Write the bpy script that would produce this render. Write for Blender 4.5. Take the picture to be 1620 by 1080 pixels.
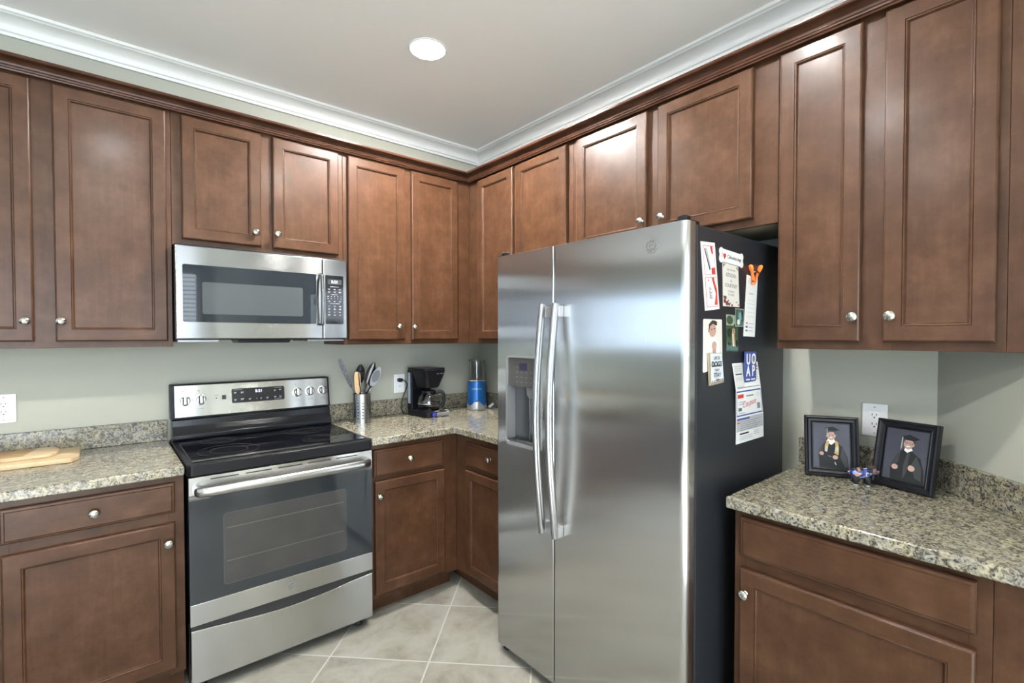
import bpy, bmesh, math, random
from mathutils import Vector, Matrix
PI = math.pi
random.seed(7)
for o in list(bpy.data.objects): bpy.data.objects.remove(o)
S = bpy.context.scene
COL = S.collection

# ------------------------------------------------------------------ camera
cam_d = bpy.data.cameras.new('camera'); cam = bpy.data.objects.new('camera', cam_d); COL.objects.link(cam)
cam_d.sensor_fit = 'HORIZONTAL'; cam_d.sensor_width = 36.0
cam_d.lens = 770.98 / 1620 * 36.0
cam_d.shift_y = 6.85 / 1620
cam_d.clip_start = 0.02
cam.location = (-2.1388, -2.9068, 1.4158)
_yaw, _pit, _rol = math.radians(40.1316), math.radians(-1.1069), math.radians(-0.0601)
_f = Vector((math.sin(_yaw) * math.cos(_pit), math.cos(_yaw) * math.cos(_pit), math.sin(_pit)))
_r = Vector((math.cos(_yaw), -math.sin(_yaw), 0)); _u = _r.cross(_f)
_r2 = _r * math.cos(_rol) + _u * math.sin(_rol); _u2 = -_r * math.sin(_rol) + _u * math.cos(_rol)
cam.rotation_euler = Matrix((_r2, _u2, -_f)).transposed().to_euler()
S.camera = cam

# ------------------------------------------------------------------ world, exposure, light levels
W = bpy.data.worlds.new('World'); S.world = W; W.use_nodes = True
W.node_tree.nodes['Background'].inputs[0].default_value = (0.75, 0.85, 1, 1)
W.node_tree.nodes['Background'].inputs[1].default_value = 0.6
S.view_settings.view_transform = 'Standard'; S.view_settings.look = 'None'
S.view_settings.exposure = 0.95; S.view_settings.gamma = 1.0
try: S.view_settings.use_curve_mapping = False
except Exception: pass
S.cycles.use_denoising = True
S.cycles.max_bounces = 8; S.cycles.diffuse_bounces = 5; S.cycles.glossy_bounces = 4
S.cycles.transmission_bounces = 8; S.cycles.sample_clamp_indirect = 8.0
S.cycles.caustics_reflective = False; S.cycles.caustics_refractive = False
CAN_W = 11.0              # watts of each ceiling can (dimmed)
CAN_NEAR_W = 42.0        # the can over the cabinet corner
CAN_COL = (1.0, 0.965, 0.92)
PANE = 1.2               # brightness of daylight in the windows
PANE_COL = (0.52, 0.74, 1.0)
PANE_BACK = 3.6           # self-lit panes in the back wall, tuned apart from the far ones
PANE_BACK_COL = (0.78, 0.89, 1.0)

sun_d = bpy.data.lights.new('sun', 'SUN'); sun_d.energy = 265.0; sun_d.angle = math.radians(1.0); sun_d.color = (0.95, 0.985, 1.0)
sun = bpy.data.objects.new('sun', sun_d); COL.objects.link(sun); sun.location = (-8, -10, 8)     # added; aimed through the made-up sliding door to bounce light onto the ceiling
sun.rotation_euler = Vector((0.28, 0.72, -0.63)).to_track_quat('-Z', 'Y').to_euler()

# ------------------------------------------------------------------ material helpers
MATS = {}
def mat(name):
    m = bpy.data.materials.new(name); m.use_nodes = True; MATS[name] = m
    return m, m.node_tree, m.node_tree.nodes['Principled BSDF']
def node(nt, t, **kw):
    n = nt.nodes.new(t)
    for k, v in kw.items(): setattr(n, k, v)
    return n
def simple(name, col, rough=0.5, metal=0.0, coat=0.0, emit=None, es=0.0, spec=None, alpha=None, trans=0.0, noise=0.0, nscale=8):
    m, nt, b = mat(name)
    b.inputs['Base Color'].default_value = (*col, 1)
    b.inputs['Roughness'].default_value = rough
    b.inputs['Metallic'].default_value = metal
    b.inputs['Coat Weight'].default_value = coat
    if spec is not None: b.inputs['Specular IOR Level'].default_value = spec
    if trans: b.inputs['Transmission Weight'].default_value = trans
    if emit:
        b.inputs['Emission Color'].default_value = (*emit, 1); b.inputs['Emission Strength'].default_value = es
    if noise:
        tc = node(nt, 'ShaderNodeTexCoord'); nz = node(nt, 'ShaderNodeTexNoise')
        nz.inputs['Scale'].default_value = nscale; nz.inputs['Detail'].default_value = 4
        nt.links.new(tc.outputs['Object'], nz.inputs['Vector'])
        mr = node(nt, 'ShaderNodeMapRange'); mr.inputs[3].default_value = 1 - noise; mr.inputs[4].default_value = 1 + noise
        nt.links.new(nz.outputs['Fac'], mr.inputs[0])
        hs = node(nt, 'ShaderNodeHueSaturation'); hs.inputs['Color'].default_value = (*col, 1)
        nt.links.new(mr.outputs[0], hs.inputs['Value']); nt.links.new(hs.outputs[0], b.inputs['Base Color'])
    return m
def ramp(nt, stops):
    r = node(nt, 'ShaderNodeValToRGB'); e = r.color_ramp.elements
    e[0].position, e[0].color = stops[0][0], (*stops[0][1], 1)
    e[1].position, e[1].color = stops[-1][0], (*stops[-1][1], 1)
    for p, c in stops[1:-1]:
        x = e.new(p); x.color = (*c, 1)
    return r

def wood(name, sx, sy, sz, dark=(0.040, 0.0170, 0.0080), mid=(0.062, 0.0280, 0.0140), light=(0.090, 0.0440, 0.0240), rough=0.36):
    m, nt, b = mat(name); L = nt.links.new
    tc = node(nt, 'ShaderNodeTexCoord'); oi = node(nt, 'ShaderNodeObjectInfo')
    mul = node(nt, 'ShaderNodeVectorMath', operation='SCALE'); mul.inputs[0].default_value = (7, 3, 11)
    L(oi.outputs['Random'], mul.inputs['Scale'])
    add = node(nt, 'ShaderNodeVectorMath', operation='ADD'); L(tc.outputs['Object'], add.inputs[0]); L(mul.outputs[0], add.inputs[1])
    n1 = node(nt, 'ShaderNodeTexNoise'); n1.inputs['Scale'].default_value = 10; n1.inputs['Detail'].default_value = 8; n1.inputs['Roughness'].default_value = 0.66
    L(add.outputs[0], n1.inputs['Vector'])
    mp = node(nt, 'ShaderNodeMapping'); mp.inputs['Scale'].default_value = (sx, sy, sz); L(add.outputs[0], mp.inputs['Vector'])
    n2 = node(nt, 'ShaderNodeTexNoise'); n2.inputs['Scale'].default_value = 1; n2.inputs['Detail'].default_value = 5; n2.inputs['Distortion'].default_value = 0.6
    L(mp.outputs[0], n2.inputs['Vector'])
    mx = node(nt, 'ShaderNodeMath', operation='MULTIPLY_ADD'); mx.inputs[1].default_value = 0.20
    L(n2.outputs['Fac'], mx.inputs[0])
    m2 = node(nt, 'ShaderNodeMath', operation='MULTIPLY'); m2.inputs[1].default_value = 0.80; L(n1.outputs['Fac'], m2.inputs[0]); L(m2.outputs[0], mx.inputs[2])
    r = ramp(nt, [(0.32, dark), (0.5, mid), (0.70, light)]); L(mx.outputs[0], r.inputs['Fac']); L(r.outputs[0], b.inputs['Base Color'])
    b.inputs['Roughness'].default_value = rough
    b.inputs['Specular IOR Level'].default_value = 0.2; b.inputs['Coat Weight'].default_value = 0.13; b.inputs['Coat Roughness'].default_value = 0.19
    bp = node(nt, 'ShaderNodeBump'); bp.inputs['Strength'].default_value = 0.04; bp.inputs['Distance'].default_value = 0.002
    L(n2.outputs['Fac'], bp.inputs['Height']); L(bp.outputs[0], b.inputs['Normal'])
    return m
WV = wood('cherry_stain_vertical', 70, 70, 5)
WH = wood('cherry_stain_horizontal', 5, 70, 70)
WD = wood('cherry_stain_molding', 20, 20, 20, (0.034, 0.0135, 0.0075), (0.056, 0.0235, 0.0135), (0.080, 0.036, 0.022), 0.28)
CAB_IN = simple('cabinet_underside', (0.30, 0.27, 0.20), 0.6, noise=0.1)

def granite(name):
    m, nt, b = mat(name); L = nt.links.new
    tc = node(nt, 'ShaderNodeTexCoord')
    mp = node(nt, 'ShaderNodeMapping'); mp.inputs['Scale'].default_value = (1.0, 1.0, 1.0)
    L(tc.outputs['Object'], mp.inputs['Vector'])
    n1 = node(nt, 'ShaderNodeTexNoise'); n1.inputs['Scale'].default_value = 62; n1.inputs['Detail'].default_value = 8; n1.inputs['Roughness'].default_value = 0.74; n1.inputs['Distortion'].default_value = 1.4
    L(mp.outputs[0], n1.inputs['Vector'])
    r1 = ramp(nt, [(0.36, (0.022, 0.021, 0.020)), (0.425, (0.085, 0.078, 0.060)), (0.465, (0.165, 0.145, 0.095)), (0.515, (0.265, 0.240, 0.165)), (0.58, (0.335, 0.312, 0.232)), (0.70, (0.44, 0.425, 0.355))])
    L(n1.outputs['Fac'], r1.inputs['Fac'])
    v = node(nt, 'ShaderNodeTexVoronoi'); v.inputs['Scale'].default_value = 210; L(mp.outputs[0], v.inputs['Vector'])
    n2 = node(nt, 'ShaderNodeTexNoise'); n2.inputs['Scale'].default_value = 30; n2.inputs['Detail'].default_value = 5; L(mp.outputs[0], n2.inputs['Vector'])
    r2 = ramp(nt, [(0.36, (0.0, 0, 0)), (0.60, (1, 1, 1))]); L(n2.outputs['Fac'], r2.inputs['Fac'])
    mix = node(nt, 'ShaderNodeMix', data_type='RGBA', blend_type='MIX')
    L(r2.outputs[0], mix.inputs['Factor'])
    hs = node(nt, 'ShaderNodeHueSaturation'); hs.inputs['Saturation'].default_value = 0.55; hs.inputs['Value'].default_value = 0.80; L(r1.outputs[0], hs.inputs['Color'])
    L(hs.outputs[0], mix.inputs['A']); L(r1.outputs[0], mix.inputs['B'])
    sp = node(nt, 'ShaderNodeSeparateColor'); L(v.outputs['Color'], sp.inputs[0])
    gt = node(nt, 'ShaderNodeMath', operation='GREATER_THAN'); gt.inputs[1].default_value = 0.93; L(sp.outputs[0], gt.inputs[0])
    mix2 = node(nt, 'ShaderNodeMix', data_type='RGBA', blend_type='MIX'); L(gt.outputs[0], mix2.inputs['Factor'])
    mix2.inputs['B'].default_value = (0.055, 0.05, 0.048, 1); L(mix.outputs['Result'], mix2.inputs['A'])
    L(mix2.outputs['Result'], b.inputs['Base Color'])
    b.inputs['Roughness'].default_value = 0.14
    return m
GRANITE = granite('speckled_granite')

def steel(name, col=(0.45, 0.45, 0.445), rough=0.20, aniso=0.97, rot=0.0):
    m, nt, b = mat(name); L = nt.links.new
    b.inputs['Base Color'].default_value = (*col, 1); b.inputs['Metallic'].default_value = 1; b.inputs['Roughness'].default_value = rough
    b.inputs['Anisotropic'].default_value = aniso; b.inputs['Anisotropic Rotation'].default_value = rot
    t = node(nt, 'ShaderNodeTangent', direction_type='UV_MAP'); t.uv_map = 'UVMap'
    L(t.outputs[0], b.inputs['Tangent'])
    return m
STEEL_H = steel('brushed_steel_horizontal_grain', rot=0.25)
STEEL_M = steel('brushed_steel_microwave', (0.27, 0.275, 0.28), 0.20, 0.97, 0.25)
STEEL_V = steel('brushed_steel_vertical_grain', (0.60, 0.60, 0.59), 0.19, 1.0, 0.0)
STEEL = simple('polished_steel', (0.42, 0.42, 0.415), 0.26, 1.0)
HSTEEL = simple('handle_steel', (0.30, 0.30, 0.30), 0.30, 1.0)
USTEEL = simple('utensil_steel', (0.13, 0.13, 0.135), 0.32, 1.0)
NICKEL = simple('brushed_nickel', (0.42, 0.41, 0.37), 0.24, 1.0)
DARKSTEEL = simple('dark_steel', (0.25, 0.25, 0.26), 0.35, 1.0)
BLACK = simple('black_enamel', (0.006, 0.007, 0.010), 0.16, spec=0.3)
BLACKM = simple('black_plastic', (0.006, 0.006, 0.008), 0.36, spec=0.2)
RUBBER = simple('black_rubber', (0.01, 0.01, 0.01), 0.7)
GLASS_BLK = simple('black_ceramic_glass', (0.003, 0.003, 0.005), 0.04, spec=0.22)
OVEN_GLASS = simple('oven_door_glass', (0.020, 0.024, 0.028), 0.03, spec=0.6)
OVEN_WIN = simple('oven_window', (0.042, 0.041, 0.040), 0.05, spec=0.5, noise=0.25, nscale=9)
MW_GLASS = simple('microwave_glass', (0.012, 0.016, 0.022), 0.03, spec=0.45)
MW_WIN = simple('microwave_window', (0.055, 0.063, 0.068), 0.05, spec=0.45)
FRIDGE_SIDE = simple('fridge_side_black', (0.020, 0.022, 0.027), 0.36)
GREYPL = simple('grey_plastic', (0.20, 0.20, 0.205), 0.35)
DISP_PANEL = simple('dispenser_panel', (0.10, 0.096, 0.095), 0.30, metal=0.5)
DISP_IN = simple('dispenser_recess', (0.035, 0.040, 0.043), 0.28)
WHITE = simple('white_paint_trim', (0.80, 0.81, 0.79), 0.4)
WHITEPL = simple('white_plastic', (0.82, 0.83, 0.85), 0.35)
SLOT = simple('slot_black', (0.01, 0.01, 0.01), 0.6)
LED = simple('display_digits', (0.6, 0.7, 1), 0.5, emit=(0.62, 0.68, 1), es=1.1)
DISPLAY = simple('display_black', (0.01, 0.01, 0.014), 0.08)
PRINT_W = simple('printed_white', (0.36, 0.37, 0.40), 0.5)
PRINT_G = simple('printed_grey', (0.23, 0.23, 0.24), 0.6)
PRINT_K = simple('printed_black', (0.03, 0.03, 0.035), 0.6)
PAPER = simple('paper_white', (0.76, 0.76, 0.75), 0.6)
PAPER_C = simple('paper_cream', (0.66, 0.64, 0.58), 0.6)
PAPER_G = simple('paper_grey', (0.42, 0.43, 0.45), 0.6)
RED = simple('red_print', (0.55, 0.05, 0.035), 0.5)
PINK = simple('pink_print', (0.62, 0.24, 0.26), 0.5)
ORANGE = simple('orange_plastic', (0.80, 0.17, 0.03), 0.35)
BLUE = simple('blue_print', (0.045, 0.075, 0.28), 0.45)
BLUEMET = simple('blue_metallic', (0.012, 0.10, 0.33), 0.32, metal=0.55, coat=0.3)
SILVER = simple('silver_plastic', (0.40, 0.40, 0.41), 0.34, metal=0.7)
BLUELIT = simple('blue_button', (0.03, 0.05, 0.35), 0.25)
GAUGE = simple('water_gauge', (0.30, 0.34, 0.42), 0.18)
MAROON = simple('maroon_print', (0.16, 0.05, 0.04), 0.6)
SKIN = simple('skin_tone', (0.45, 0.29, 0.235), 0.6, spec=0.2)
HAIR = simple('hair_dark', (0.05, 0.03, 0.022), 0.6)
GOWN = simple('gown_black', (0.018, 0.02, 0.022), 0.6, spec=0.2)
GOWN_L = simple('gown_fold', (0.045, 0.048, 0.052), 0.6, spec=0.2)
GOLD = simple('gold_stole', (0.46, 0.29, 0.06), 0.5)
TASSEL = simple('tassel_white', (0.42, 0.42, 0.39), 0.5)
BACKDROP = simple('portrait_backdrop', (0.060, 0.062, 0.082), 0.30, spec=0.2, noise=0.3, nscale=14)
LEAFG = simple('photo_green', (0.05, 0.085, 0.045), 0.3, noise=0.6, nscale=60)
LEAFD = simple('photo_dark_green', (0.015, 0.03, 0.02), 0.3)
TEAL = simple('photo_teal', (0.085, 0.17, 0.17), 0.3)
TAN = simple('tan_fur', (0.40, 0.27, 0.15), 0.5)
BAMBOO = wood('bamboo_light', 4, 60, 60, (0.40, 0.29, 0.16), (0.50, 0.38, 0.23), (0.58, 0.46, 0.30), 0.45)
BAMBOO_D = wood('bamboo_carbonised', 4, 60, 60, (0.27, 0.16, 0.06), (0.34, 0.21, 0.09), (0.42, 0.27, 0.13), 0.45)
SPOONW = wood('spoon_wood', 60, 60, 5, (0.42, 0.26, 0.11), (0.55, 0.36, 0.17), (0.62, 0.44, 0.24), 0.5)
FRAMEB = simple('frame_black', (0.006, 0.006, 0.009), 0.30, spec=0.3)

def clear_glass(name, col=(1, 1, 1), rough=0.02):
    m, nt, b = mat(name); L = nt.links.new
    b.inputs['Base Color'].default_value = (*col, 1); b.inputs['Roughness'].default_value = rough
    b.inputs['Transmission Weight'].default_value = 1.0; b.inputs['IOR'].default_value = 1.45
    return m
GLASS = clear_glass('clear_glass')
CLEARPL = clear_glass('clear_plastic', (0.96, 0.97, 0.97), 0.03)

def wall_mat(name, col):
    m, nt, b = mat(name); L = nt.links.new
    b.inputs['Base Color'].default_value = (*col, 1); b.inputs['Roughness'].default_value = 0.7
    tc = node(nt, 'ShaderNodeTexCoord'); nz = node(nt, 'ShaderNodeTexNoise'); nz.inputs['Scale'].default_value = 90; nz.inputs['Detail'].default_value = 3
    L(tc.outputs['Object'], nz.inputs['Vector'])
    bp = node(nt, 'ShaderNodeBump'); bp.inputs['Strength'].default_value = 0.12; bp.inputs['Distance'].default_value = 0.002
    L(nz.outputs['Fac'], bp.inputs['Height']); L(bp.outputs[0], b.inputs['Normal'])
    return m
WALL = wall_mat('sage_wall_paint', (0.392, 0.400, 0.343))
CEIL = wall_mat('ceiling_paint', (0.94, 0.925, 0.90))

def tile_floor():
    m, nt, b = mat('floor_tile'); L = nt.links.new
    tc = node(nt, 'ShaderNodeTexCoord')
    mp = node(nt, 'ShaderNodeMapping', vector_type='POINT')
    T = 0.446
    # u = (x + y)/sqrt2 + offset ; v = (x - y)/sqrt2
    mp.inputs['Rotation'].default_value = (0, 0, math.radians(-45))
    L(tc.outputs['Object'], mp.inputs['Vector'])
    sx = node(nt, 'ShaderNodeSeparateXYZ'); L(mp.outputs[0], sx.inputs[0])
    def cell(sock, off):
        a = node(nt, 'ShaderNodeMath', operation='ADD'); a.inputs[1].default_value = off; L(sock, a.inputs[0])
        d = node(nt, 'ShaderNodeMath', operation='DIVIDE'); d.inputs[1].default_value = T; L(a.outputs[0], d.inputs[0])
        fl = node(nt, 'ShaderNodeMath', operation='FLOOR'); L(d.outputs[0], fl.inputs[0])
        fr = node(nt, 'ShaderNodeMath', operation='FRACT'); L(d.outputs[0], fr.inputs[0])
        s = node(nt, 'ShaderNodeMath', operation='SUBTRACT'); s.inputs[1].default_value = 0.5; L(fr.outputs[0], s.inputs[0])
        ab = node(nt, 'ShaderNodeMath', operation='ABSOLUTE'); L(s.outputs[0], ab.inputs[0])
        return fl.outputs[0], ab.outputs[0]
    # rotation by -45: x' = (x+y)/sqrt2, y' = (y-x)/sqrt2
    fu, au = cell(sx.outputs[0], 1.505 / math.sqrt(2)); fv, av = cell(sx.outputs[1], 0.004)
    mxm = node(nt, 'ShaderNodeMath', operation='MAXIMUM'); L(au, mxm.inputs[0]); L(av, mxm.inputs[1])
    gr = node(nt, 'ShaderNodeMapRange'); gr.inputs[1].default_value = 0.4905; gr.inputs[2].default_value = 0.4945
    L(mxm.outputs[0], gr.inputs[0])
    cb = node(nt, 'ShaderNodeCombineXYZ'); L(fu, cb.inputs[0]); L(fv, cb.inputs[1])
    wn = node(nt, 'ShaderNodeTexWhiteNoise'); L(cb.outputs[0], wn.inputs['Vector'])
    sc = node(nt, 'ShaderNodeVectorMath', operation='SCALE'); sc.inputs['Scale'].default_value = 9; L(wn.outputs['Color'], sc.inputs[0])
    ad = node(nt, 'ShaderNodeVectorMath', operation='ADD'); L(tc.outputs['Object'], ad.inputs[0]); L(sc.outputs[0], ad.inputs[1])
    n1 = node(nt, 'ShaderNodeTexNoise'); n1.inputs['Scale'].default_value = 5.5; n1.inputs['Detail'].default_value = 9; n1.inputs['Roughness'].default_value = 0.66; n1.inputs['Distortion'].default_value = 0.5
    L(ad.outputs[0], n1.inputs['Vector'])
    r = ramp(nt, [(0.34, (0.140, 0.130, 0.108)), (0.45, (0.200, 0.192, 0.165)), (0.60, (0.245, 0.240, 0.213))]); L(n1.outputs['Fac'], r.inputs['Fac'])
    mix = node(nt, 'ShaderNodeMix', data_type='RGBA'); L(gr.outputs[0], mix.inputs['Factor']); L(r.outputs[0], mix.inputs['A'])
    mix.inputs['B'].default_value = (0.36, 0.355, 0.33, 1)
    L(mix.outputs['Result'], b.inputs['Base Color']); b.inputs['Roughness'].default_value = 0.32
    inv = node(nt, 'ShaderNodeMath', operation='SUBTRACT'); inv.inputs[0].default_value = 1; L(gr.outputs[0], inv.inputs[1])
    bp = node(nt, 'ShaderNodeBump'); bp.inputs['Strength'].default_value = 0.25; bp.inputs['Distance'].default_value = 0.003
    L(inv.outputs[0], bp.inputs['Height']); L(bp.outputs[0], b.inputs['Normal'])
    return m
FLOORM = tile_floor()

def mosaic():
    m, nt, b = mat('figurine_mosaic'); L = nt.links.new
    tc = node(nt, 'ShaderNodeTexCoord'); v = node(nt, 'ShaderNodeTexVoronoi'); v.inputs['Scale'].default_value = 110
    L(tc.outputs['Object'], v.inputs['Vector']); sp = node(nt, 'ShaderNodeSeparateColor'); L(v.outputs['Color'], sp.inputs[0])
    r = ramp(nt, [(0.0, (0.02, 0.035, 0.18)), (0.25, (0.20, 0.22, 0.40)), (0.40, (0.02, 0.13, 0.15)), (0.58, (0.015, 0.02, 0.05)), (0.75, (0.03, 0.05, 0.24)), (0.88, (0.45, 0.22, 0.10)), (0.94, (0.50, 0.48, 0.52))])
    r.color_ramp.interpolation = 'CONSTANT'; L(sp.outputs[0], r.inputs['Fac']); L(r.outputs[0], b.inputs['Base Color']); b.inputs['Roughness'].default_value = 0.25
    return m
MOSAIC = mosaic()

# ------------------------------------------------------------------ mesh helpers
ORG = {}      # parents whose parts are given in room coordinates
def uvs(bm):
    uv = bm.loops.layers.uv.get('UVMap') or bm.loops.layers.uv.new('UVMap')
    for f in bm.faces:
        n = f.normal; a = [abs(n.x), abs(n.y), abs(n.z)]; k = a.index(max(a))
        for l in f.loops:
            c = l.vert.co
            l[uv].uv = (c.y, c.z) if k == 0 else ((c.x, c.z) if k == 1 else (c.x, c.y))
def obj(name, bm, m, parent=None, loc=(0, 0, 0), smooth=None, recalc=True):
    me = bpy.data.meshes.new(name)
    off = ORG.get(parent.name) if parent is not None else None
    if off is not None: bmesh.ops.translate(bm, verts=bm.verts, vec=-off)
    if recalc: bmesh.ops.recalc_face_normals(bm, faces=bm.faces)
    bm.normal_update(); uvs(bm)
    if smooth is not None:
        lim = math.radians(smooth)
        for f in bm.faces: f.smooth = True
        for e in bm.edges:
            if len(e.link_faces) == 2 and e.calc_face_angle(0) > lim: e.smooth = False
    bm.to_mesh(me); bm.free()
    for x in (m if isinstance(m, (list, tuple)) else [m]): me.materials.append(x)
    o = bpy.data.objects.new(name, me); COL.objects.link(o); o.location = loc
    if smooth is not None:
        wn = o.modifiers.new('flat_faces', 'WEIGHTED_NORMAL'); wn.mode = 'FACE_AREA'; wn.weight = 100; wn.keep_sharp = True
    if parent is not None:
        o.parent = parent
        if off is not None: ORG[o.name] = off
    return o
def tag(o, label, cat, group=None):
    o['label'] = label; o['category'] = cat
    if group: o['group'] = group
    return o
def thing(name, label, cat, loc=(0, 0, 0), rotz=0.0, group=None, room=True, tilt=0.0):
    o = bpy.data.objects.new(name, None); COL.objects.link(o); o.empty_display_size = 0.05
    o.location = loc; o.rotation_euler = (tilt, 0, rotz)
    tag(o, label, cat, group)
    if room: ORG[o.name] = Vector(loc)
    return o
def struct(name, bm, m, **kw):
    o = obj(name, bm, m, **kw); o['kind'] = 'structure'; return o
def NB(): return bmesh.new()
def box(bm, x0, x1, y0, y1, z0, z1, bev=0.0, seg=2, mi=0):
    t = bmesh.new()
    vs = [t.verts.new((x, y, z)) for x in (x0, x1) for y in (y0, y1) for z in (z0, z1)]
    for q in ((0, 1, 3, 2), (4, 6, 7, 5), (0, 4, 5, 1), (2, 3, 7, 6), (0, 2, 6, 4), (1, 5, 7, 3)): t.faces.new([vs[i] for i in q])
    if bev: bmesh.ops.bevel(t, geom=list(t.edges), offset=bev, segments=seg, profile=0.5, affect='EDGES', clamp_overlap=True)
    merge(bm, t, mi)
    return bm
def merge(bm, t, mi=0, M=None):
    if M is not None: bmesh.ops.transform(t, matrix=M, verts=t.verts)
    bmesh.ops.recalc_face_normals(t, faces=t.faces)
    mp = {v: bm.verts.new(v.co) for v in t.verts}
    for f in t.faces:
        try:
            g = bm.faces.new([mp[v] for v in f.verts]); g.material_index = mi if mi is not None else f.material_index; g.smooth = f.smooth
        except ValueError: pass
    t.free()
def prism(bm, pts, axis, a, b, bev=0.0, mi=0, seg=2):
    """pts: 2-D polygon; axis z: (x,y), y: (x,z), x: (y,z); extruded from a to b"""
    t = bmesh.new()
    P = {'z': lambda p, c: (p[0], p[1], c), 'y': lambda p, c: (p[0], c, p[1]), 'x': lambda p, c: (c, p[0], p[1])}[axis]
    A = [t.verts.new(P(p, a)) for p in pts]; B = [t.verts.new(P(p, b)) for p in pts]
    n = len(pts); t.faces.new(A); t.faces.new(B)
    for i in range(n): t.faces.new((A[i], A[(i + 1) % n], B[(i + 1) % n], B[i]))
    bmesh.ops.recalc_face_normals(t, faces=t.faces)
    if bev:
        bmesh.ops.bevel(t, geom=list(t.edges), offset=bev, segments=seg, profile=0.5, affect='EDGES', clamp_overlap=True)
    merge(bm, t, mi); return bm
def lathe(bm, prof, M=None, seg=28, mi=0, closed=False):
    """prof: (radius, height) about z"""
    t = bmesh.new(); rings = []
    for r, h in prof:
        if r < 1e-6: rings.append([t.verts.new((0, 0, h))])
        else: rings.append([t.verts.new((r * math.cos(2 * PI * k / seg), r * math.sin(2 * PI * k / seg), h)) for k in range(seg)])
    pr = list(zip(rings, rings[1:])) + ([(rings[-1], rings[0])] if closed else [])
    for A, B in pr:
        for k in range(seg):
            q = [A[k % len(A)], A[(k + 1) % len(A)], B[(k + 1) % len(B)], B[k % len(B)]]
            u = []
            for v in q:
                if v not in u: u.append(v)
            if len(u) > 2:
                try: t.faces.new(u)
                except ValueError: pass
    for f in t.faces: f.smooth = True
    merge(bm, t, mi, M); return bm
def tube(bm, path, r, seg=10, mi=0, rad=None, flat=1.0, up=None):
    """round or flattened bar along a list of points"""
    t = bmesh.new(); P = [Vector(p) for p in path]; rings = []
    ref = Vector(up) if up else Vector((0.13, 0.21, 0.97)); 
    for i, p in enumerate(P):
        d = (P[min(i + 1, len(P) - 1)] - P[max(i - 1, 0)]).normalized()
        a = d.cross(ref)
        if a.length < 1e-4: a = d.cross(Vector((1, 0, 0)))
        a.normalize(); b = d.cross(a).normalized()
        rr = rad[i] if rad else r
        rings.append([t.verts.new(p + a * (rr * math.cos(2 * PI * k / seg)) + b * (rr * flat * math.sin(2 * PI * k / seg))) for k in range(seg)])
    for A, B in zip(rings, rings[1:]):
        for k in range(seg): t.faces.new((A[k], A[(k + 1) % seg], B[(k + 1) % seg], B[k]))
    t.faces.new(rings[0]); t.faces.new(rings[-1])
    for f in t.faces: f.smooth = len(f.verts) == 4
    merge(bm, t, mi); return bm
def sweep(bm, prof, path, mi=0):
    """prof: (outward, height) closed polygon; path: list of (x, y, nx, ny) mitre points with outward normals"""
    t = bmesh.new(); rings = [[t.verts.new((x + nx * o, y + ny * o, h)) for o, h in prof] for x, y, nx, ny in path]
    n = len(prof)
    for A, B in zip(rings, rings[1:]):
        for k in range(n): t.faces.new((A[k], A[(k + 1) % n], B[(k + 1) % n], B[k]))
    t.faces.new(rings[0]); t.faces.new(rings[-1])
    merge(bm, t, mi); return bm
def catmull(pts, n=6):
    P = [Vector(p) for p in pts]; P = [P[0] * 2 - P[1]] + P + [P[-1] * 2 - P[-2]]; out = []
    for i in range(1, len(P) - 2):
        for k in range(n):
            t = k / n; a, b, c, d = P[i - 1:i + 3]
            out.append(0.5 * ((2 * b) + (c - a) * t + (2 * a - 5 * b + 4 * c - d) * t * t + (3 * b - a - 3 * c + d) * t ** 3))
    out.append(P[-2]); return out
def ellipse(cx, cz, rx, rz, n=20, a0=0, a1=2 * PI):
    m = n if abs(a1 - a0 - 2 * PI) < 1e-6 else n + 1
    return [(cx + rx * math.cos(a0 + (a1 - a0) * k / n), cz + rz * math.sin(a0 + (a1 - a0) * k / n)) for k in range(m)]
def rrect(x0, x1, z0, z1, r, n=4):
    out = []
    for cx, cz, a in ((x1 - r, z1 - r, 0), (x0 + r, z1 - r, PI / 2), (x0 + r, z0 + r, PI), (x1 - r, z0 + r, 3 * PI / 2)):
        out += [(cx + r * math.cos(a + PI / 2 * k / n), cz + r * math.sin(a + PI / 2 * k / n)) for k in range(n + 1)]
    return out
def text(name, s, size, m, parent, loc, rot=(PI / 2, 0, 0), depth=0.0004, align='CENTER', sx=1.0, bold=0.0, shear=0.0):
    cu = bpy.data.curves.new('lettering', 'FONT'); cu.body = s; cu.size = size; cu.extrude = depth; cu.align_x = align; cu.align_y = 'CENTER'
    cu.offset = bold; cu.resolution_u = 3; cu.shear = shear
    t = bpy.data.objects.new('lettering_curve', cu); COL.objects.link(t)
    me = bpy.data.meshes.new_from_object(t.evaluated_get(bpy.context.evaluated_depsgraph_get()))
    bpy.data.objects.remove(t); bpy.data.curves.remove(cu)
    bm = NB(); bm.from_mesh(me); bpy.data.meshes.remove(me)
    if sx != 1: bmesh.ops.scale(bm, verts=bm.verts, vec=(sx, 1, 1))
    M = Matrix.Translation(Vector(loc)) @ Matrix.Rotation(rot[2], 4, 'Z') @ Matrix.Rotation(rot[0], 4, 'X') @ Matrix.Rotation(rot[1], 4, 'Z')
    bmesh.ops.transform(bm, matrix=M, verts=bm.verts)
    return obj(name, bm, m, parent, recalc=False)

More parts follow.
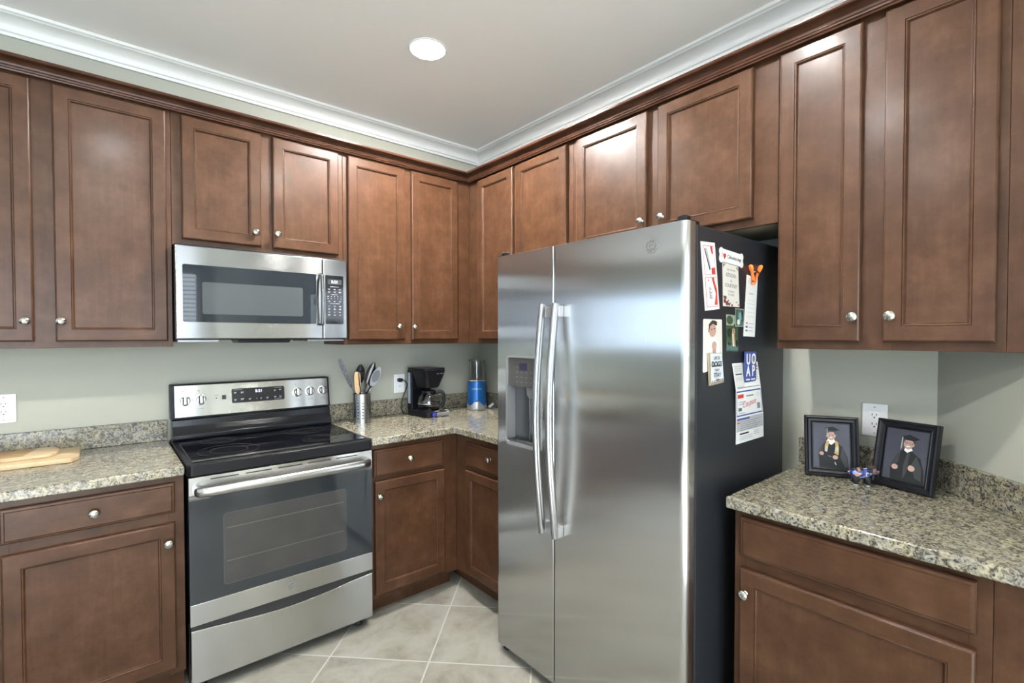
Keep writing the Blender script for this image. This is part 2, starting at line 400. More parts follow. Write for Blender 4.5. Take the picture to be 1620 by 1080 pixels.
# ------------------------------------------------------------------ room shell
CZ = 2.74
XW, XE, YS, YN = -7.0, -0.9, -6.0, 3.5       # the open space beside and behind the kitchen
ENDX = -2.95
bm = NB(); box(bm, XW - .1, 0.1, YS - .1, YN + .1, -0.08, 0.0); struct('floor', bm, FLOORM)
bm = NB(); box(bm, XW + .2, -4.7, YS + .5, -1.6, 0.0005, 0.012); box(bm, XW + .2, -3.5, -1.6, YN - .1, 0.0005, 0.012); struct('floor_added_dark', bm, simple('added_dark_slate', (0.022, 0.022, 0.034), 0.9, noise=0.2, nscale=60))  # unseen dark floor cover, added for the dark band reflected in the refrigerator
bm = NB(); box(bm, XW - .1, 0.1, YS - .1, YN + .1, CZ, CZ + 0.08); struct('ceiling', bm, CEIL)
bm = NB(); box(bm, ENDX, 0.12, 0.0, 0.12, 0, CZ); struct('wall_left', bm, WALL)
bm = NB(); box(bm, 0.0, 0.12, -2.58, 0.0, 0, CZ); struct('wall_right', bm, WALL)
bm = NB(); prism(bm, [(0, -2.58), (-0.9, -3.48), (-0.9 + .12, -3.53), (0.12, -2.63), (0.12, -2.58)], 'z', 0, CZ); struct('wall_diagonal', bm, WALL)
bm = NB(); box(bm, XE, XE + .12, YS, -3.48, 0, CZ); struct('wall_east', bm, WALL)
bm = NB(); box(bm, ENDX - 0.0, ENDX + .12, 0.12, YN, 0, CZ); struct('wall_side', bm, WALL)
bm = NB(); box(bm, XW, ENDX + .12, YN, YN + .1, 0, CZ); struct('wall_north', bm, WALL)
def wall_with_hole(name, axis, pos, a0, a1, holes, th=0.1):
    """axis 'x': wall at x=pos running along y; holes (lo, hi, z0, z1)"""
    bm = NB(); cur = a0
    def seg(lo, hi, z0, z1):
        if hi - lo < 1e-4 or z1 - z0 < 1e-4: return
        if axis == 'x': box(bm, pos - th, pos, lo, hi, z0, z1)
        else: box(bm, lo, hi, pos - th, pos, z0, z1)
    for lo, hi, z0, z1 in sorted(holes):
        seg(cur, lo, 0, CZ); seg(lo, hi, 0, z0); seg(lo, hi, z1, CZ); cur = hi
    seg(cur, a1, 0, CZ)
    struct(name, bm, WALL)
WIN_BACK = [(-5.4, -2.4, 0.05, 2.35), (-2.15, -1.10, 0.95, 2.3)]  # first opening is an added sliding door, letting sun in to brighten the ceiling
WIN_FAR = [(-4.6, -1.5, 1.2, 2.15), (-0.9, 0.9, 1.2, 2.15), (1.3, 3.0, 1.2, 2.15)]
wall_with_hole('wall_back', 'y', YS, XW, XE, WIN_BACK)
wall_with_hole('wall_far', 'x', XW, YS, YN, WIN_FAR)
def pane_mat(name, col, k):
    m, nt, b = mat(name)
    b.inputs['Base Color'].default_value = (0.02, 0.02, 0.02, 1); b.inputs['Emission Color'].default_value = (*col, 1); b.inputs['Emission Strength'].default_value = k * 2
    t = node(nt, 'ShaderNodeBsdfTransparent'); x = node(nt, 'ShaderNodeMixShader'); x.inputs[0].default_value = 0.5
    nt.links.new(t.outputs[0], x.inputs[1]); nt.links.new(b.outputs[0], x.inputs[2]); nt.links.new(x.outputs[0], nt.nodes['Material Output'].inputs['Surface'])
    return m
PM = {'x': pane_mat('daylight_pane', PANE_COL, PANE), 'y': pane_mat('daylight_pane_back', PANE_BACK_COL, PANE_BACK)}
nwin = 0
for kind, holes in (('y', WIN_BACK), ('x', WIN_FAR)):
    for lo, hi, z0, z1 in holes:
        nwin += 1
        bm = NB()
        if kind == 'y': box(bm, lo, hi, YS - .09, YS - .08, z0, z1)
        else: box(bm, XW - .09, XW - .08, lo, hi, z0, z1)
        w = struct('window_%d' % nwin, bm, PM[kind])
        bm = NB(); f = 0.05
        def fr(a, b, c, d):
            if kind == 'y': box(bm, a, b, YS - .075, YS + .015, c, d)
            else: box(bm, XW - .075, XW + .015, a, b, c, d)
        fr(lo - f, lo, z0 - f, z1 + f); fr(hi, hi + f, z0 - f, z1 + f); fr(lo, hi, z0 - f, z0); fr(lo, hi, z1, z1 + f)
        fr((lo + hi) / 2 - .015, (lo + hi) / 2 + .015, z0, z1)
        o = obj('window_frame', bm, WHITE, w); o['kind'] = 'structure'
        if z0 < 0.5: continue          # no blind on the added sliding door, so the sun passes
        bm = NB(); z = z0 + 0.03
        while z < z1 - 0.02:
            if kind == 'y': box(bm, lo + .01, hi - .01, YS - .05, YS - .02, z, z + .012)
            else: box(bm, XW - .05, XW - .02, lo + .01, hi - .01, z, z + .012)
            z += 0.06
        o = obj('blind', bm, WHITE, w); o['kind'] = 'structure'

# crown moulding under the ceiling (cove profile)
def cove(d, h):
    pr = [(0.0, CZ - h), (0.012, CZ - h), (0.014, CZ - h + .012), (0.020, CZ - h + .016), (0.021, CZ - h + .024)]
    for k in range(7):
        a = PI / 2 * k / 6
        pr.append((0.021 + (d - 0.034) * (1 - math.cos(a)), CZ - h + .026 + (h - .046) * math.sin(a)))
    pr += [(d - .009, CZ - .016), (d, CZ - .013), (d, CZ - .0005), (0, CZ - .0005)]
    return pr
prof = cove(0.088, 0.082)
bm = NB(); sweep(bm, prof, [(ENDX, -0.0008, 0, -1), (-0.0008, -0.0008, -1, -1)]); struct('trim_1', bm, WHITE, smooth=25)
bm = NB(); sweep(bm, prof, [(-0.0008, -0.0008, -1, -1), (-0.0008, -2.58, -1, 0.414), (-0.9, -3.48, -0.7071 - .0, 0.7071)]); struct('trim_2', bm, WHITE, smooth=25)

# ------------------------------------------------------------------ ceiling cans
def can(x, y, label, watts=CAN_W):
    t = thing('ceiling_light', label, 'light', (x, y, CZ), group='recessed ceiling lights')
    bm = NB(); lathe(bm, [(0.0785, -0.004), (0.081, -0.0055), (0.087, -0.002), (0.0875, 0.0), (0.0785, 0.0)], Matrix.Translation((x, y, CZ - .0005)), 40, closed=True)
    obj('trim_ring', bm, WHITE, t, smooth=40)
    bm = NB(); lathe(bm, [(0, -0.004), (0.05, -0.008), (0.078, -0.004), (0.078, -0.001), (0, -0.001)], Matrix.Translation((x, y, CZ - .0005)), 40)
    obj('lens', bm, LENS, t)
    ld = bpy.data.lights.new('ceiling_light_glow', 'AREA'); ld.shape = 'DISK'; ld.size = 0.09; ld.energy = watts; ld.color = CAN_COL
    lo = bpy.data.objects.new('ceiling_light_glow', ld); COL.objects.link(lo); lo.parent = t; lo.location = (0, 0, -0.014)
LENS = simple('lamp_lens', (0.9, 0.9, 0.9), 0.5, emit=(1.0, 0.97, 0.92), es=25.0)
can(-0.97, -0.92, 'round recessed light glowing white in the ceiling near the cabinet corner', CAN_NEAR_W)
can(-1.00, -2.10, 'round recessed light in the ceiling in front of the refrigerator')
can(-2.07, -2.10, 'round recessed light in the ceiling above the viewer')
can(-3.40, -2.10, 'added round recessed light in the ceiling of the open space, out of view')  # unseen can, added because the room needed more light
can(-2.07, -3.60, 'added round recessed light in the ceiling behind the viewer, out of view')  # another can put in out of view for extra light

# ------------------------------------------------------------------ cabinets
DOOR_PROF = [(0, 0.0), (0, 0.014), (0.002, 0.0175), (0.006, 0.020), (0.0465, 0.020), (0.0472, 0.0172), (0.0490, 0.0185), (0.0512, 0.0182), (0.0532, 0.0160), (0.0546, 0.0120), (0.0560, 0.0098), (0.058, 0.0095)]
DRAWER_PROF = [(0, 0.0), (0, 0.012), (0.003, 0.0155), (0.009, 0.0165), (0.012, 0.020)]
def panel_mesh(x0, x1, z0, z1, prof, yb):
    bm = NB(); rings = []
    for i, d in prof:
        y = yb - d
        rings.append([bm.verts.new(c) for c in ((x0 + i, y, z0 + i), (x1 - i, y, z0 + i), (x1 - i, y, z1 - i), (x0 + i, y, z1 - i))])
    for j, (A, B) in enumerate(zip(rings, rings[1:])):
        flat = abs(prof[j][1] - prof[j + 1][1]) < 1e-6 and prof[j + 1][0] - prof[j][0] > 0.02
        if flat:            # stiles run full height, rails sit between them
            bx0, bx1 = B[0].co.x, B[1].co.x; y = B[0].co.y; za, zb = A[0].co.z, A[2].co.z
            q = [bm.verts.new(c) for c in ((bx0, y, za), (bx0, y, zb), (bx1, y, za), (bx1, y, zb))]
            bm.faces.new((A[0], q[0], B[0], B[3], q[1], A[3])); bm.faces.new((q[2], A[1], A[2], q[3], B[2], B[1]))
            f1 = bm.faces.new((q[0], q[2], B[1], B[0])); f2 = bm.faces.new((B[3], B[2], q[3], q[1]))
            f1.material_index = f2.material_index = 1
            continue
        for k in range(4):
            f = bm.faces.new((A[k], A[(k + 1) % 4], B[(k + 1) % 4], B[k]))
            if k in (0, 2): f.material_index = 1
    bm.faces.new(rings[0][::-1]); bm.faces.new(rings[-1])
    return bm
def knob_mesh(x, y, z):
    bm = NB()
    M = Matrix.Translation((x, y, z)) @ Matrix.Rotation(PI / 2, 4, 'X')     # lathe axis z -> -y
    lathe(bm, [(0.0085, 0.0), (0.0085, 0.0015), (0.0055, 0.004), (0.005, 0.011), (0.007, 0.0135), (0.0135, 0.0155), (0.0155, 0.0185), (0.0148, 0.022), (0.011, 0.0255), (0.006, 0.027), (0, 0.0275)], M, 22)
    # raised twisted ridges over the head
    for s in (-0.008, -0.0027, 0.0027, 0.008):
        h = math.sqrt(max(0.0, 0.0145 ** 2 - s * s)) * 0.86; pts = []
        for k in range(7):
            w = -1 + 2 * k / 6; px = s * 0.8 + w * h * 0.62; pz = w * h * 0.62 - s * 0.8
            rr = math.hypot(px, pz); dep = 0.0275 - 0.0075 * (rr / 0.0150) ** 2.2
            pts.append((x + px, y - dep, z + pz))
        tube(bm, pts, 0.0013, 6)
    return bm
def place(run, u, z):
    """left run: u = x along wall y=0; right run: u = -y along wall x=0"""
    return ((u, 0, z), 0.0) if run == 'L' else ((0, -u, z), -PI / 2)
def cabinet(name, label, run, u0, u1, z0, z1, depth, doors, drawers=(), stiles=(), rails=(), poly=None, toe=0.0, group=None, under=False, back=0.002, ff=0.019):
    loc, rz = place(run, u0, z0)
    t = thing(name, label, 'cabinet', loc, rz, group, room=False)
    w = u1 - u0; h = z1 - z0; fy = -depth
    bm = NB()
    if poly: prism(bm, [(a - u0, b) for a, b in poly], 'z', toe, h)
    else: box(bm, 0.0, w, fy + ff + .0006, -back, toe, h)
    if toe:
        box(bm, 0.0, w, fy + 0.075, -back - .01, 0.0, toe)
    if under:
        bm.normal_update()
        for f in bm.faces:
            if f.normal.z < -0.9 or (f.calc_center_median().z < toe + 1e-4 and abs(f.normal.z) > .9): f.material_index = 1
    obj('carcass', bm, [WV, CAB_IN], t)
    bm = NB(); y0, y1 = fy, fy + ff
    us = [(u0, u0 + stiles[0]), *stiles[2:], (u1 - stiles[1], u1)]
    for a, b in us: box(bm, a - u0 + .0003, b - u0 - .0003, y0, y1, toe, h, 0.0008, 1)
    us.sort()
    for (a, b), (c, d) in zip(us, us[1:]):
        for r0, r1 in rails: box(bm, b - u0 - .0006, c - u0 + .0006, y0 + .0004, y1, r0 - z0, r1 - z0, mi=1)
    obj('face_frame', bm, [WV, WH], t)
    for a, b, c, d, k in doors:
        dm = panel_mesh(a - u0, b - u0, c - z0, d - z0, DOOR_PROF, fy - .0012)
        do = obj('door', dm, [WV, WH], t, smooth=None)
        if k: obj('knob', knob_mesh(k[0] - u0, fy - .0210, k[1] - z0), NICKEL, do, smooth=35)
    for a, b, c, d, k in drawers:
        do = obj('drawer', panel_mesh(a - u0, b - u0, c - z0, d - z0, DRAWER_PROF, fy - .0012), [WH, WH], t)
        if k: obj('knob', knob_mesh(k[0] - u0, fy - .0210, k[1] - z0), NICKEL, do, smooth=35)
    return t
UB, UT, DB, DT = 1.372, 2.43, 1.398, 2.390
UG = 'cherry wall cabinets'
R_UP = [(UB, UB + .038), (2.37, UT)]
cabinet('wall_cabinet', 'tall dark cherry wall cabinet at the far left, beside the microwave', 'L', -2.712, -1.897, UB, UT, .305,
        [(-2.692, -2.333, DB, DT, (-2.357, 1.476)), (-2.273, -1.915, DB, DT, (-2.257, 1.476))], stiles=(.04, .038, (-2.36, -2.246)), rails=R_UP)
cabinet('wall_cabinet', 'short dark cherry wall cabinet mounted above the microwave', 'L', -1.896, -1.138, 1.822, UT, .305,
        [(-1.860, -1.540, 1.850, DT, (-1.568, 1.914)), (-1.488, -1.164, 1.850, DT, (-1.470, 1.918))], stiles=(.045, .038, (-1.56, -1.468)), rails=[(1.822, 1.865), (2.37, UT)])
cabinet('wall_cabinet', 'tall dark cherry wall cabinet between microwave and the inner corner', 'L', -1.137, -0.3075, UB, UT, .305,
        [(-1.113, -0.776, DB, DT, (-0.820, 1.474)), (-0.731, -0.406, DB, DT, (-0.722, 1.472 + .002))], stiles=(.04, .115, (-.80, -.71)), rails=R_UP)
cabinet('wall_cabinet', 'tall dark cherry wall cabinet in the corner, half hidden behind the refrigerator', 'R', 0.004, 1.216, UB, UT, .305,
        [(.419, .756, DB, DT, (.735, 1.474)), (.785, 1.180, DB, DT, (.808, 1.474))], stiles=(.435, .05, (.735, .805)), rails=R_UP)
cabinet('wall_cabinet', 'short dark cherry wall cabinet above the refrigerator', 'R', 1.2165, 2.1905, 1.818, UT, .305,
        [(1.248, 1.657, 1.845, DT, (1.637, 1.917)), (1.712, 2.107, 1.845, DT, (1.738, 1.917))], stiles=(.045, .105, (1.64, 1.73)), rails=[(1.818, 1.86), (2.37, UT)], under=True)
fc = cabinet('wall_cabinet', 'tall dark cherry wall cabinet at right, above the framed portraits', 'R', 2.191, 2.764, UB, UT, .305,
        [(2.200, 2.441, DB, DT, (2.425, 1.476)), (2.498, 2.745, DB, DT, (2.520, 1.476))], stiles=(.03, .035, (2.42, 2.52)), rails=R_UP,
        poly=[(2.191, -.2854), (2.191, -.002), (2.574, -.002), (2.764, -.193), (2.764, -.2854)])
bm = NB(); box(bm, .5735, .672, -.3045, -.286, 0, UT - UB, .0008, 1); obj('filler_panel', bm, WV, fc)

BG = 'cherry base cabinets'
R_LO = [(.102, .14), (.69, .735), (.84, .8765)]
BT = .8765
cabinet('base_cabinet', 'dark cherry base cabinet with one drawer and door, left of the range', 'L', -2.712, -1.897, 0, BT, .61,
        [(-2.690, -2.462, .124, .695, (-2.49, .622)), (-2.400, -1.928, .124, .695, (-1.951, .622))],
        [(-2.690, -2.462, .734, .852, (-2.576, .79)), (-2.400, -1.928, .734, .850, (-2.166, .789))], stiles=(.04, .05, (-2.48, -2.38)), rails=R_LO, toe=.095)
cabinet('base_cabinet', 'dark cherry base cabinet with drawer and door, right of the range', 'L', -1.131, -.612, 0, BT, .61,
        [(-1.107, -.702, .121, .692, (-1.088, .620))], [(-1.112, -.710, .713, .850, (-.918, .785))], stiles=(.045, .115), rails=R_LO, toe=.095)
cabinet('base_cabinet', 'dark cherry base cabinet in the corner, cut off by the refrigerator', 'R', 0.004, 1.188, 0, BT, .61,
        [(.716, 1.166, .121, .690, (1.14, .620))], [(.716, 1.166, .710, .842, (.945, .789))], stiles=(.725, .04), rails=R_LO, toe=.095)
rc = cabinet('base_cabinet', 'dark cherry base cabinet with false drawer front under the right counter', 'R', 2.190, 2.775, 0, BT, .61,
        [(2.212, 2.749, .124, .697, (2.232, .624))], [(2.212, 2.749, .733, .856, None)], stiles=(.04, .04), rails=R_LO, toe=.095,
        poly=[(2.190, -.5904), (2.190, -.002), (2.574, -.002), (2.775, -.203), (2.775, -.5904)])
bm = NB(); box(bm, .5855, .976, -.6085, -.591, .095, BT, .0008, 1); obj('filler_panel', bm, WV, rc)

# dark wood crown along the cabinet tops
cp = [(0, 2.397), (0.006, 2.397), (0.008, 2.402), (0.013, 2.404), (0.014, 2.409), (0.018, 2.412)]
for k in range(6):
    a = PI / 2 * k / 5; cp.append((0.018 + 0.030 * (1 - math.cos(a)), 2.413 + 0.019 * math.sin(a)))
cp += [(0.051, 2.433), (0.054, 2.437), (0.054, 2.444), (0, 2.444)]
bm = NB(); q = -.3258
sweep(bm, cp, [(-2.712, q, 0, -1), (q, q, -1, -1), (q, -2.874, -1, .414)])
t = thing('crown_molding', 'dark stained wood crown molding along the tops of the wall cabinets', 'molding', (-.35, -.35, 2.40))
obj('molding', bm, WD, t, smooth=20)
bm = NB(); sweep(bm, [(0, 2.4305), (0.02, 2.4305), (0.02, 2.444), (0, 2.444)], [(-2.712, -.306, 0, -1), (-.306, -.306, -1, -1), (-.306, -2.764, -1, 0)]); obj('backing_strip', bm, WD, t)

# ------------------------------------------------------------------ granite counters
def counter(label, poly, splash, loc):
    t = thing('countertop', label, 'countertop', loc)
    bm = NB(); prism(bm, poly, 'z', .8775, .914, .006, seg=3); obj('slab', bm, GRANITE, t, smooth=40)
    for p in splash:
        bm = NB(); prism(bm, p, 'z', .9145, 1.0125, .002, seg=1); obj('backsplash', bm, GRANITE, t, smooth=40)
    return t
counter('speckled beige granite countertop left of the range', [(-2.74, -.001), (-2.74, -.648), (-1.898, -.648), (-1.898, -.001)],
        [[(-2.74, -.001), (-2.74, -.021), (-1.8985, -.021), (-1.8985, -.001)]], (-2.3, -.3, .8775))
counter('L-shaped granite countertop in the corner between range and refrigerator', [(-1.130, -.001), (-1.130, -.648), (-.648, -.648), (-.648, -1.188), (-.001, -1.188), (-.001, -.001)],
        [[(-1.130, -.001), (-1.130, -.021), (-.022, -.021), (-.022, -.001)], [(-.001, -.0215), (-.021, -.0215), (-.021, -1.188), (-.001, -1.188)]], (-.6, -.3, .8775))
d45 = .0015
counter('granite countertop at right under the two framed portraits', [(-.648, -2.176), (-.001, -2.176), (-.001, -2.5825 + .003), (-.648, -3.2265)],
        [[(-.001, -2.165), (-.021, -2.165), (-.021, -2.5735), (-.001, -2.5805)], [(-.0215, -2.574), (-.648, -3.1995), (-.648, -3.226), (-.0015, -2.581)]], (-.4, -2.5, .8775))

# ------------------------------------------------------------------ helpers for fronts, prints and badges
def bool_cut(o, cutters):
    for bm in cutters:
        me = bpy.data.meshes.new('cut'); bmesh.ops.recalc_face_normals(bm, faces=bm.faces); bm.to_mesh(me); bm.free()
        c = bpy.data.objects.new('cut', me); COL.objects.link(c); c.location = o.matrix_world.translation
        md = o.modifiers.new('b', 'BOOLEAN'); md.operation = 'DIFFERENCE'; md.object = c; md.solver = 'EXACT'
        bpy.context.view_layer.update()
        nm = bpy.data.meshes.new_from_object(o.evaluated_get(bpy.context.evaluated_depsgraph_get()))
        o.modifiers.remove(md); old = o.data; o.data = nm; bpy.data.meshes.remove(old)
        bpy.data.objects.remove(c); bpy.data.meshes.remove(me)
def prints(name, parent, items, base, step=0.00018, axis='y', sign=-1):
    """flat printed shapes: items = [(polygon, material)], stacked outwards from base"""
    bm = NB(); ms = []
    for k, (poly, m) in enumerate(items):
        if m not in ms: ms.append(m)
        prism(bm, poly, axis, base, base + sign * step * (k + 1), mi=ms.index(m))
    return obj(name, bm, ms, parent)
def rect(a, b, c, d): return [(a, c), (b, c), (b, d), (a, d)]
def quadpt(q, u, v):
    """q: TL, TR, BR, BL"""
    (ax, az), (bx, bz), (cx, cz), (dx, dz) = q
    return ((ax * (1 - u) + bx * u) * (1 - v) + (dx * (1 - u) + cx * u) * v, (az * (1 - u) + bz * u) * (1 - v) + (dz * (1 - u) + cz * u) * v)
def quadrect(q, u0, u1, v0, v1): return [quadpt(q, u0, v0), quadpt(q, u1, v0), quadpt(q, u1, v1), quadpt(q, u0, v1)]
def quadpoly(q, pts): return [quadpt(q, u, v) for u, v in pts]
BADGE = simple('badge_grey', (0.22, 0.22, 0.215), 0.4, 0.8)
BADGE_L = simple('badge_light', (0.36, 0.36, 0.35), 0.35, 0.8)
def badge(parent, c, r, facing='y'):
    """round emblem with a cursive monogram inside a ring"""
    M = Matrix.Translation(c) @ (Matrix.Rotation(-PI / 2, 4, 'Z') if facing == 'x' else Matrix.Identity(4)) @ Matrix.Rotation(PI / 2, 4, 'X')
    bm = NB(); lathe(bm, [(0, 0), (r, 0), (r, .0012), (0, .0012)], M, 32)
    for f in bm.faces: f.smooth = False
    b = obj('badge', bm, BADGE, parent)
    bm = NB(); lathe(bm, [(r * .86, .0010), (r * .94, .0010), (r * .94, .0018), (r * .86, .0018)], M, 32, closed=True)
    for k in range(4):
        a = PI / 2 * k + .4
        t = bmesh.new(); bmesh.ops.create_circle(t, cap_ends=True, radius=r * .09, segments=8); bmesh.ops.translate(t, verts=t.verts, vec=(r * .72 * math.cos(a), r * .72 * math.sin(a), .0016)); merge(bm, t, 0, M)
    obj('badge_ring', bm, BADGE_L, b)
    off = ORG.get(parent.name)
    text('badge_monogram', 'GE', r * 1.0, BADGE_L, b, c + Vector((-.0016, 0, 0)) if facing == 'x' else c + Vector((0, -.0016, 0)), (PI / 2, 0, -PI / 2 if facing == 'x' else 0), .0003, shear=.35)

# ------------------------------------------------------------------ electric range
rx0, rx1 = -1.892, -1.136
R = thing('range', 'stainless steel and black electric range with smooth glass cooktop', 'stove', (-1.514, -.33, 0))
bm = NB(); box(bm, rx0 + .004, rx1 - .004, -.618, -.025, .035, .868, .003); obj('body', bm, BLACK, R)
bm = NB()
prism(bm, [(rx0, -.650), (rx0 + .012, -.668), (rx1 - .012, -.668), (rx1, -.650), (rx1, -.03), (rx0, -.03)], 'z', .8685, .917, .006)
obj('cooktop_frame', bm, BLACKM, R, smooth=40)
bm = NB(); box(bm, rx0 + .022, rx1 - .022, -.632, -.125, .9165, .9205, .0015, 1); ct = obj('cooktop_glass', bm, GLASS_BLK, R)
RING = simple('burner_ring_print', (0.075, 0.07, 0.068), 0.25)
for cx, cy, r in ((-1.715, -.475, .118), (-1.325, -.475, .085), (-1.715, -.225, .078), (-1.325, -.225, .10)):
    bm = NB()
    for q in (r, r * .62):
        lathe(bm, [(q - .0018, 0), (q, 0), (q, .0003), (q - .0018, .0003)], Matrix.Translation((cx, cy, .9206)), 48, closed=True)
    obj('burner_ring', bm, RING, ct)
# backguard
bm = NB()
prism(bm, [(-.026, .917), (-.125, .917), (-.1315, .927), (-.131, .945), (-.120, .962), (-.108, .985), (-.104, 1.016), (-.026, 1.016)], 'x', rx0 + .006, rx1 - .006, .003)
obj('backguard_base', bm, BLACK, R, smooth=30)
def bgy(z): return -.098 + (z - 1.017) * .14
bm = NB(); prism(bm, [(-.026, 1.0165), (bgy(1.0165) + .001, 1.0165), (bgy(1.184) + .001, 1.184), (-.026, 1.186)], 'x', rx0, rx1, .006); obj('control_housing', bm, BLACKM, R, smooth=40)
TILT = math.atan(.14)
bm = NB(); t = bmesh.new()
A = [(rx0 + .018, 1.028), (rx1 - .012, 1.028), (rx1 - .012, 1.178), (rx0 + .018, 1.178)]
vs = [t.verts.new((x, bgy(z) + .002, z)) for x, z in A] + [t.verts.new((x, bgy(z) - .0025, z)) for x, z in A]
for q in ((0, 1, 2, 3), (4, 5, 6, 7), (0, 1, 5, 4), (1, 2, 6, 5), (2, 3, 7, 6), (3, 0, 4, 7)): t.faces.new([vs[i] for i in q])
merge(bm, t); cp_ = obj('control_panel', bm, STEEL_H, R)
def onpanel(z, d=0.0): return bgy(z) - .0025 - d
def pbox(bm, x0, x1, z0, z1, d0, d1, mi=0, r=0.0):
    t = bmesh.new(); P = rrect(x0, x1, z0, z1, r) if r else rect(x0, x1, z0, z1)
    A = [t.verts.new((x, onpanel(z, d0), z)) for x, z in P]; B = [t.verts.new((x, onpanel(z, d1), z)) for x, z in P]
    n = len(P); t.faces.new(A); t.faces.new(B)
    for i in range(n): t.faces.new((A[i], A[(i + 1) % n], B[(i + 1) % n], B[i]))
    merge(bm, t, mi)
bm = NB(); pbox(bm, -1.633, -1.381, 1.077, 1.149, 0, .0015, r=.008); dp = obj('display', bm, DISPLAY, cp_)
rotp = (PI / 2 - TILT, 0, 0)
text('clock_digits', '5:21', .020, LED, dp, (-1.507, onpanel(1.131, .0019), 1.131), rotp, .0002)
bm = NB()
for x, z, w in ((-1.617, 1.130, .012), (-1.585, 1.130, .014), (-1.617, 1.094, .010), (-1.585, 1.096, .015), (-1.55, 1.094, .012), (-1.517, 1.094, .004), (-1.497, 1.094, .006), (-1.466, 1.094, .010), (-1.428, 1.130, .012), (-1.402, 1.132, .012), (-1.428, 1.096, .012), (-1.402, 1.096, .012)):
    pbox(bm, x - w / 2, x + w / 2, z - .0012, z + .0012, .0014, .0018); pbox(bm, x - w / 2, x + w * .3, z - .0052, z - .0036, .0014, .0018)
for x0, x1, z in ((-1.625, -1.585, 1.142), (-1.432, -1.395, 1.142), (-1.432, -1.395, 1.084)): pbox(bm, x0, x1, z, z + .0012, .0014, .0018)
obj('display_legends', bm, PRINT_W, dp)
KS = steel('knob_steel', (0.60, 0.60, 0.59), 0.2, 0.0)
for kx, kz in ((-1.834, 1.105), (-1.768, 1.106), (-1.314, 1.110), (-1.247, 1.111), (-1.178, 1.112)):
    M = Matrix.Translation((kx, onpanel(kz), kz)) @ Matrix.Rotation(PI / 2 - TILT, 4, 'X')
    bm = NB(); lathe(bm, [(.0255, 0), (.0255, .0025), (.0205, .004), (.0200, .012), (.0175, .0155), (0, .0160)], M, 28)
    kb = obj('knob', bm, KS, cp_, smooth=30)
    t = bmesh.new(); 
    bm = NB(); q = bmesh.new(); 
    for sx in (-1, 1): box(q, sx * .0085 - .0021, sx * .0085 + .0021, -.0165, .0165, .0135, .0168)
    merge(bm, q, 0, M); obj('knob_groove', bm, SLOT, kb)
    bm = NB(); q = bmesh.new(); box(q, -.0064, .0064, -.0195, .0195, .0150, .0255, .002); merge(bm, q, 0, M); obj('knob_grip', bm, KS, kb)
    bm = NB()
    for k in range(7):
        a = math.radians(-40 + 260 * k / 6); px, pz = kx + .033 * math.cos(a), kz + .033 * math.sin(a)
        pbox(bm, px - .0012, px + .0012, pz - .0008, pz + .0008, 0, .0003)
    pbox(bm, kx - .010, kx - .004, kz + .043, kz + .0455, 0, .0003); pbox(bm, kx - .012, kx + .012, kz - .043, kz - .0415, 0, .0003)
    obj('knob_marks', bm, PRINT_K, cp_)
bm = NB(); pbox(bm, -1.676, -1.658, 1.100, 1.121, 0, .001); obj('indicator_window', bm, SLOT, cp_)
bm = NB(); pbox(bm, -1.7035, -1.6985, 1.106, 1.110, 0, .0004); pbox(bm, -1.708, -1.692, 1.122, 1.1235, 0, .0003); obj('indicator_marks', bm, PRINT_K, cp_)
# oven door
dz0, dz1 = .281, .866
bm = NB(); box(bm, rx0 + .004, rx1 - .004, -.656, -.6195, dz0, dz1, .003); D = obj('oven_door', bm, BLACK, R)
bm = NB(); box(bm, rx0 + .004, rx1 - .004, -.6655, -.6565, .795, dz1, .002); obj('top_strip', bm, STEEL_H, D)
bm = NB(); box(bm, rx0 + .004, rx1 - .004, -.6655, -.6565, dz0, .3665, .002); ls = obj('bottom_strip', bm, STEEL_H, D)
bm = NB(); box(bm, rx0 + .004, rx1 - .004, -.6640, -.6565, .367, .7945); gl = obj('door_glass', bm, OVEN_GLASS, D)
wq = (-1.772, -1.268, .412, .704)
bm = NB(); prism(bm, rrect(*wq, .014), 'y', -.6641, -.6645); ow = obj('oven_window', bm, OVEN_WIN, gl)
bm = NB(); o_, i_ = rrect(*wq, .014), rrect(wq[0] + .003, wq[1] - .003, wq[2] + .003, wq[3] - .003, .012)
for k in range(len(o_)):
    k2 = (k + 1) % len(o_)
    bm.faces.new([bm.verts.new((p[0], -.66465, p[1])) for p in (o_[k], o_[k2], i_[k2], i_[k])])
obj('window_border', bm, simple('window_edge', (.055, .06, .065), .15), ow)
bm = NB()
for z in (.505, .64):
    box(bm, wq[0] + .012, wq[1] - .012, -.66475, -.6646, z, z + .004)
obj('oven_rack', bm, simple('rack_seen_through_glass', (.062, .058, .052), .3), ow)
badge(ls, Vector((-1.515, -.6656, .325)), .017)
# bow handle
hp = [(rx0 + .030, -.664, .818), (rx0 + .030, -.690, .820), (rx0 + .040, -.708, .821), (rx0 + .075, -.716, .822)]
for k in range(9): hp.append((rx0 + .075 + (rx1 - rx0 - .15) * (k + 1) / 10, -.716 - .008 * math.sin(PI * (k + 1) / 10), .822))
hp += [(rx1 - .075, -.716, .822), (rx1 - .040, -.708, .821), (rx1 - .030, -.690, .820), (rx1 - .030, -.664, .818)]
bm = NB(); tube(bm, [(a, b, c - .006) for a, b, c in hp], .0115, 14, flat=1.65, up=(0, 0, 1)); obj('handle', bm, STEEL, D, smooth=50)
bm = NB()
for k in range(5):
    c = -1.514 + (k - 2) * .125; box(bm, c - .050, c + .050, -.6662, -.664, .850, .8545)
obj('vent_slots', bm, SLOT, D)
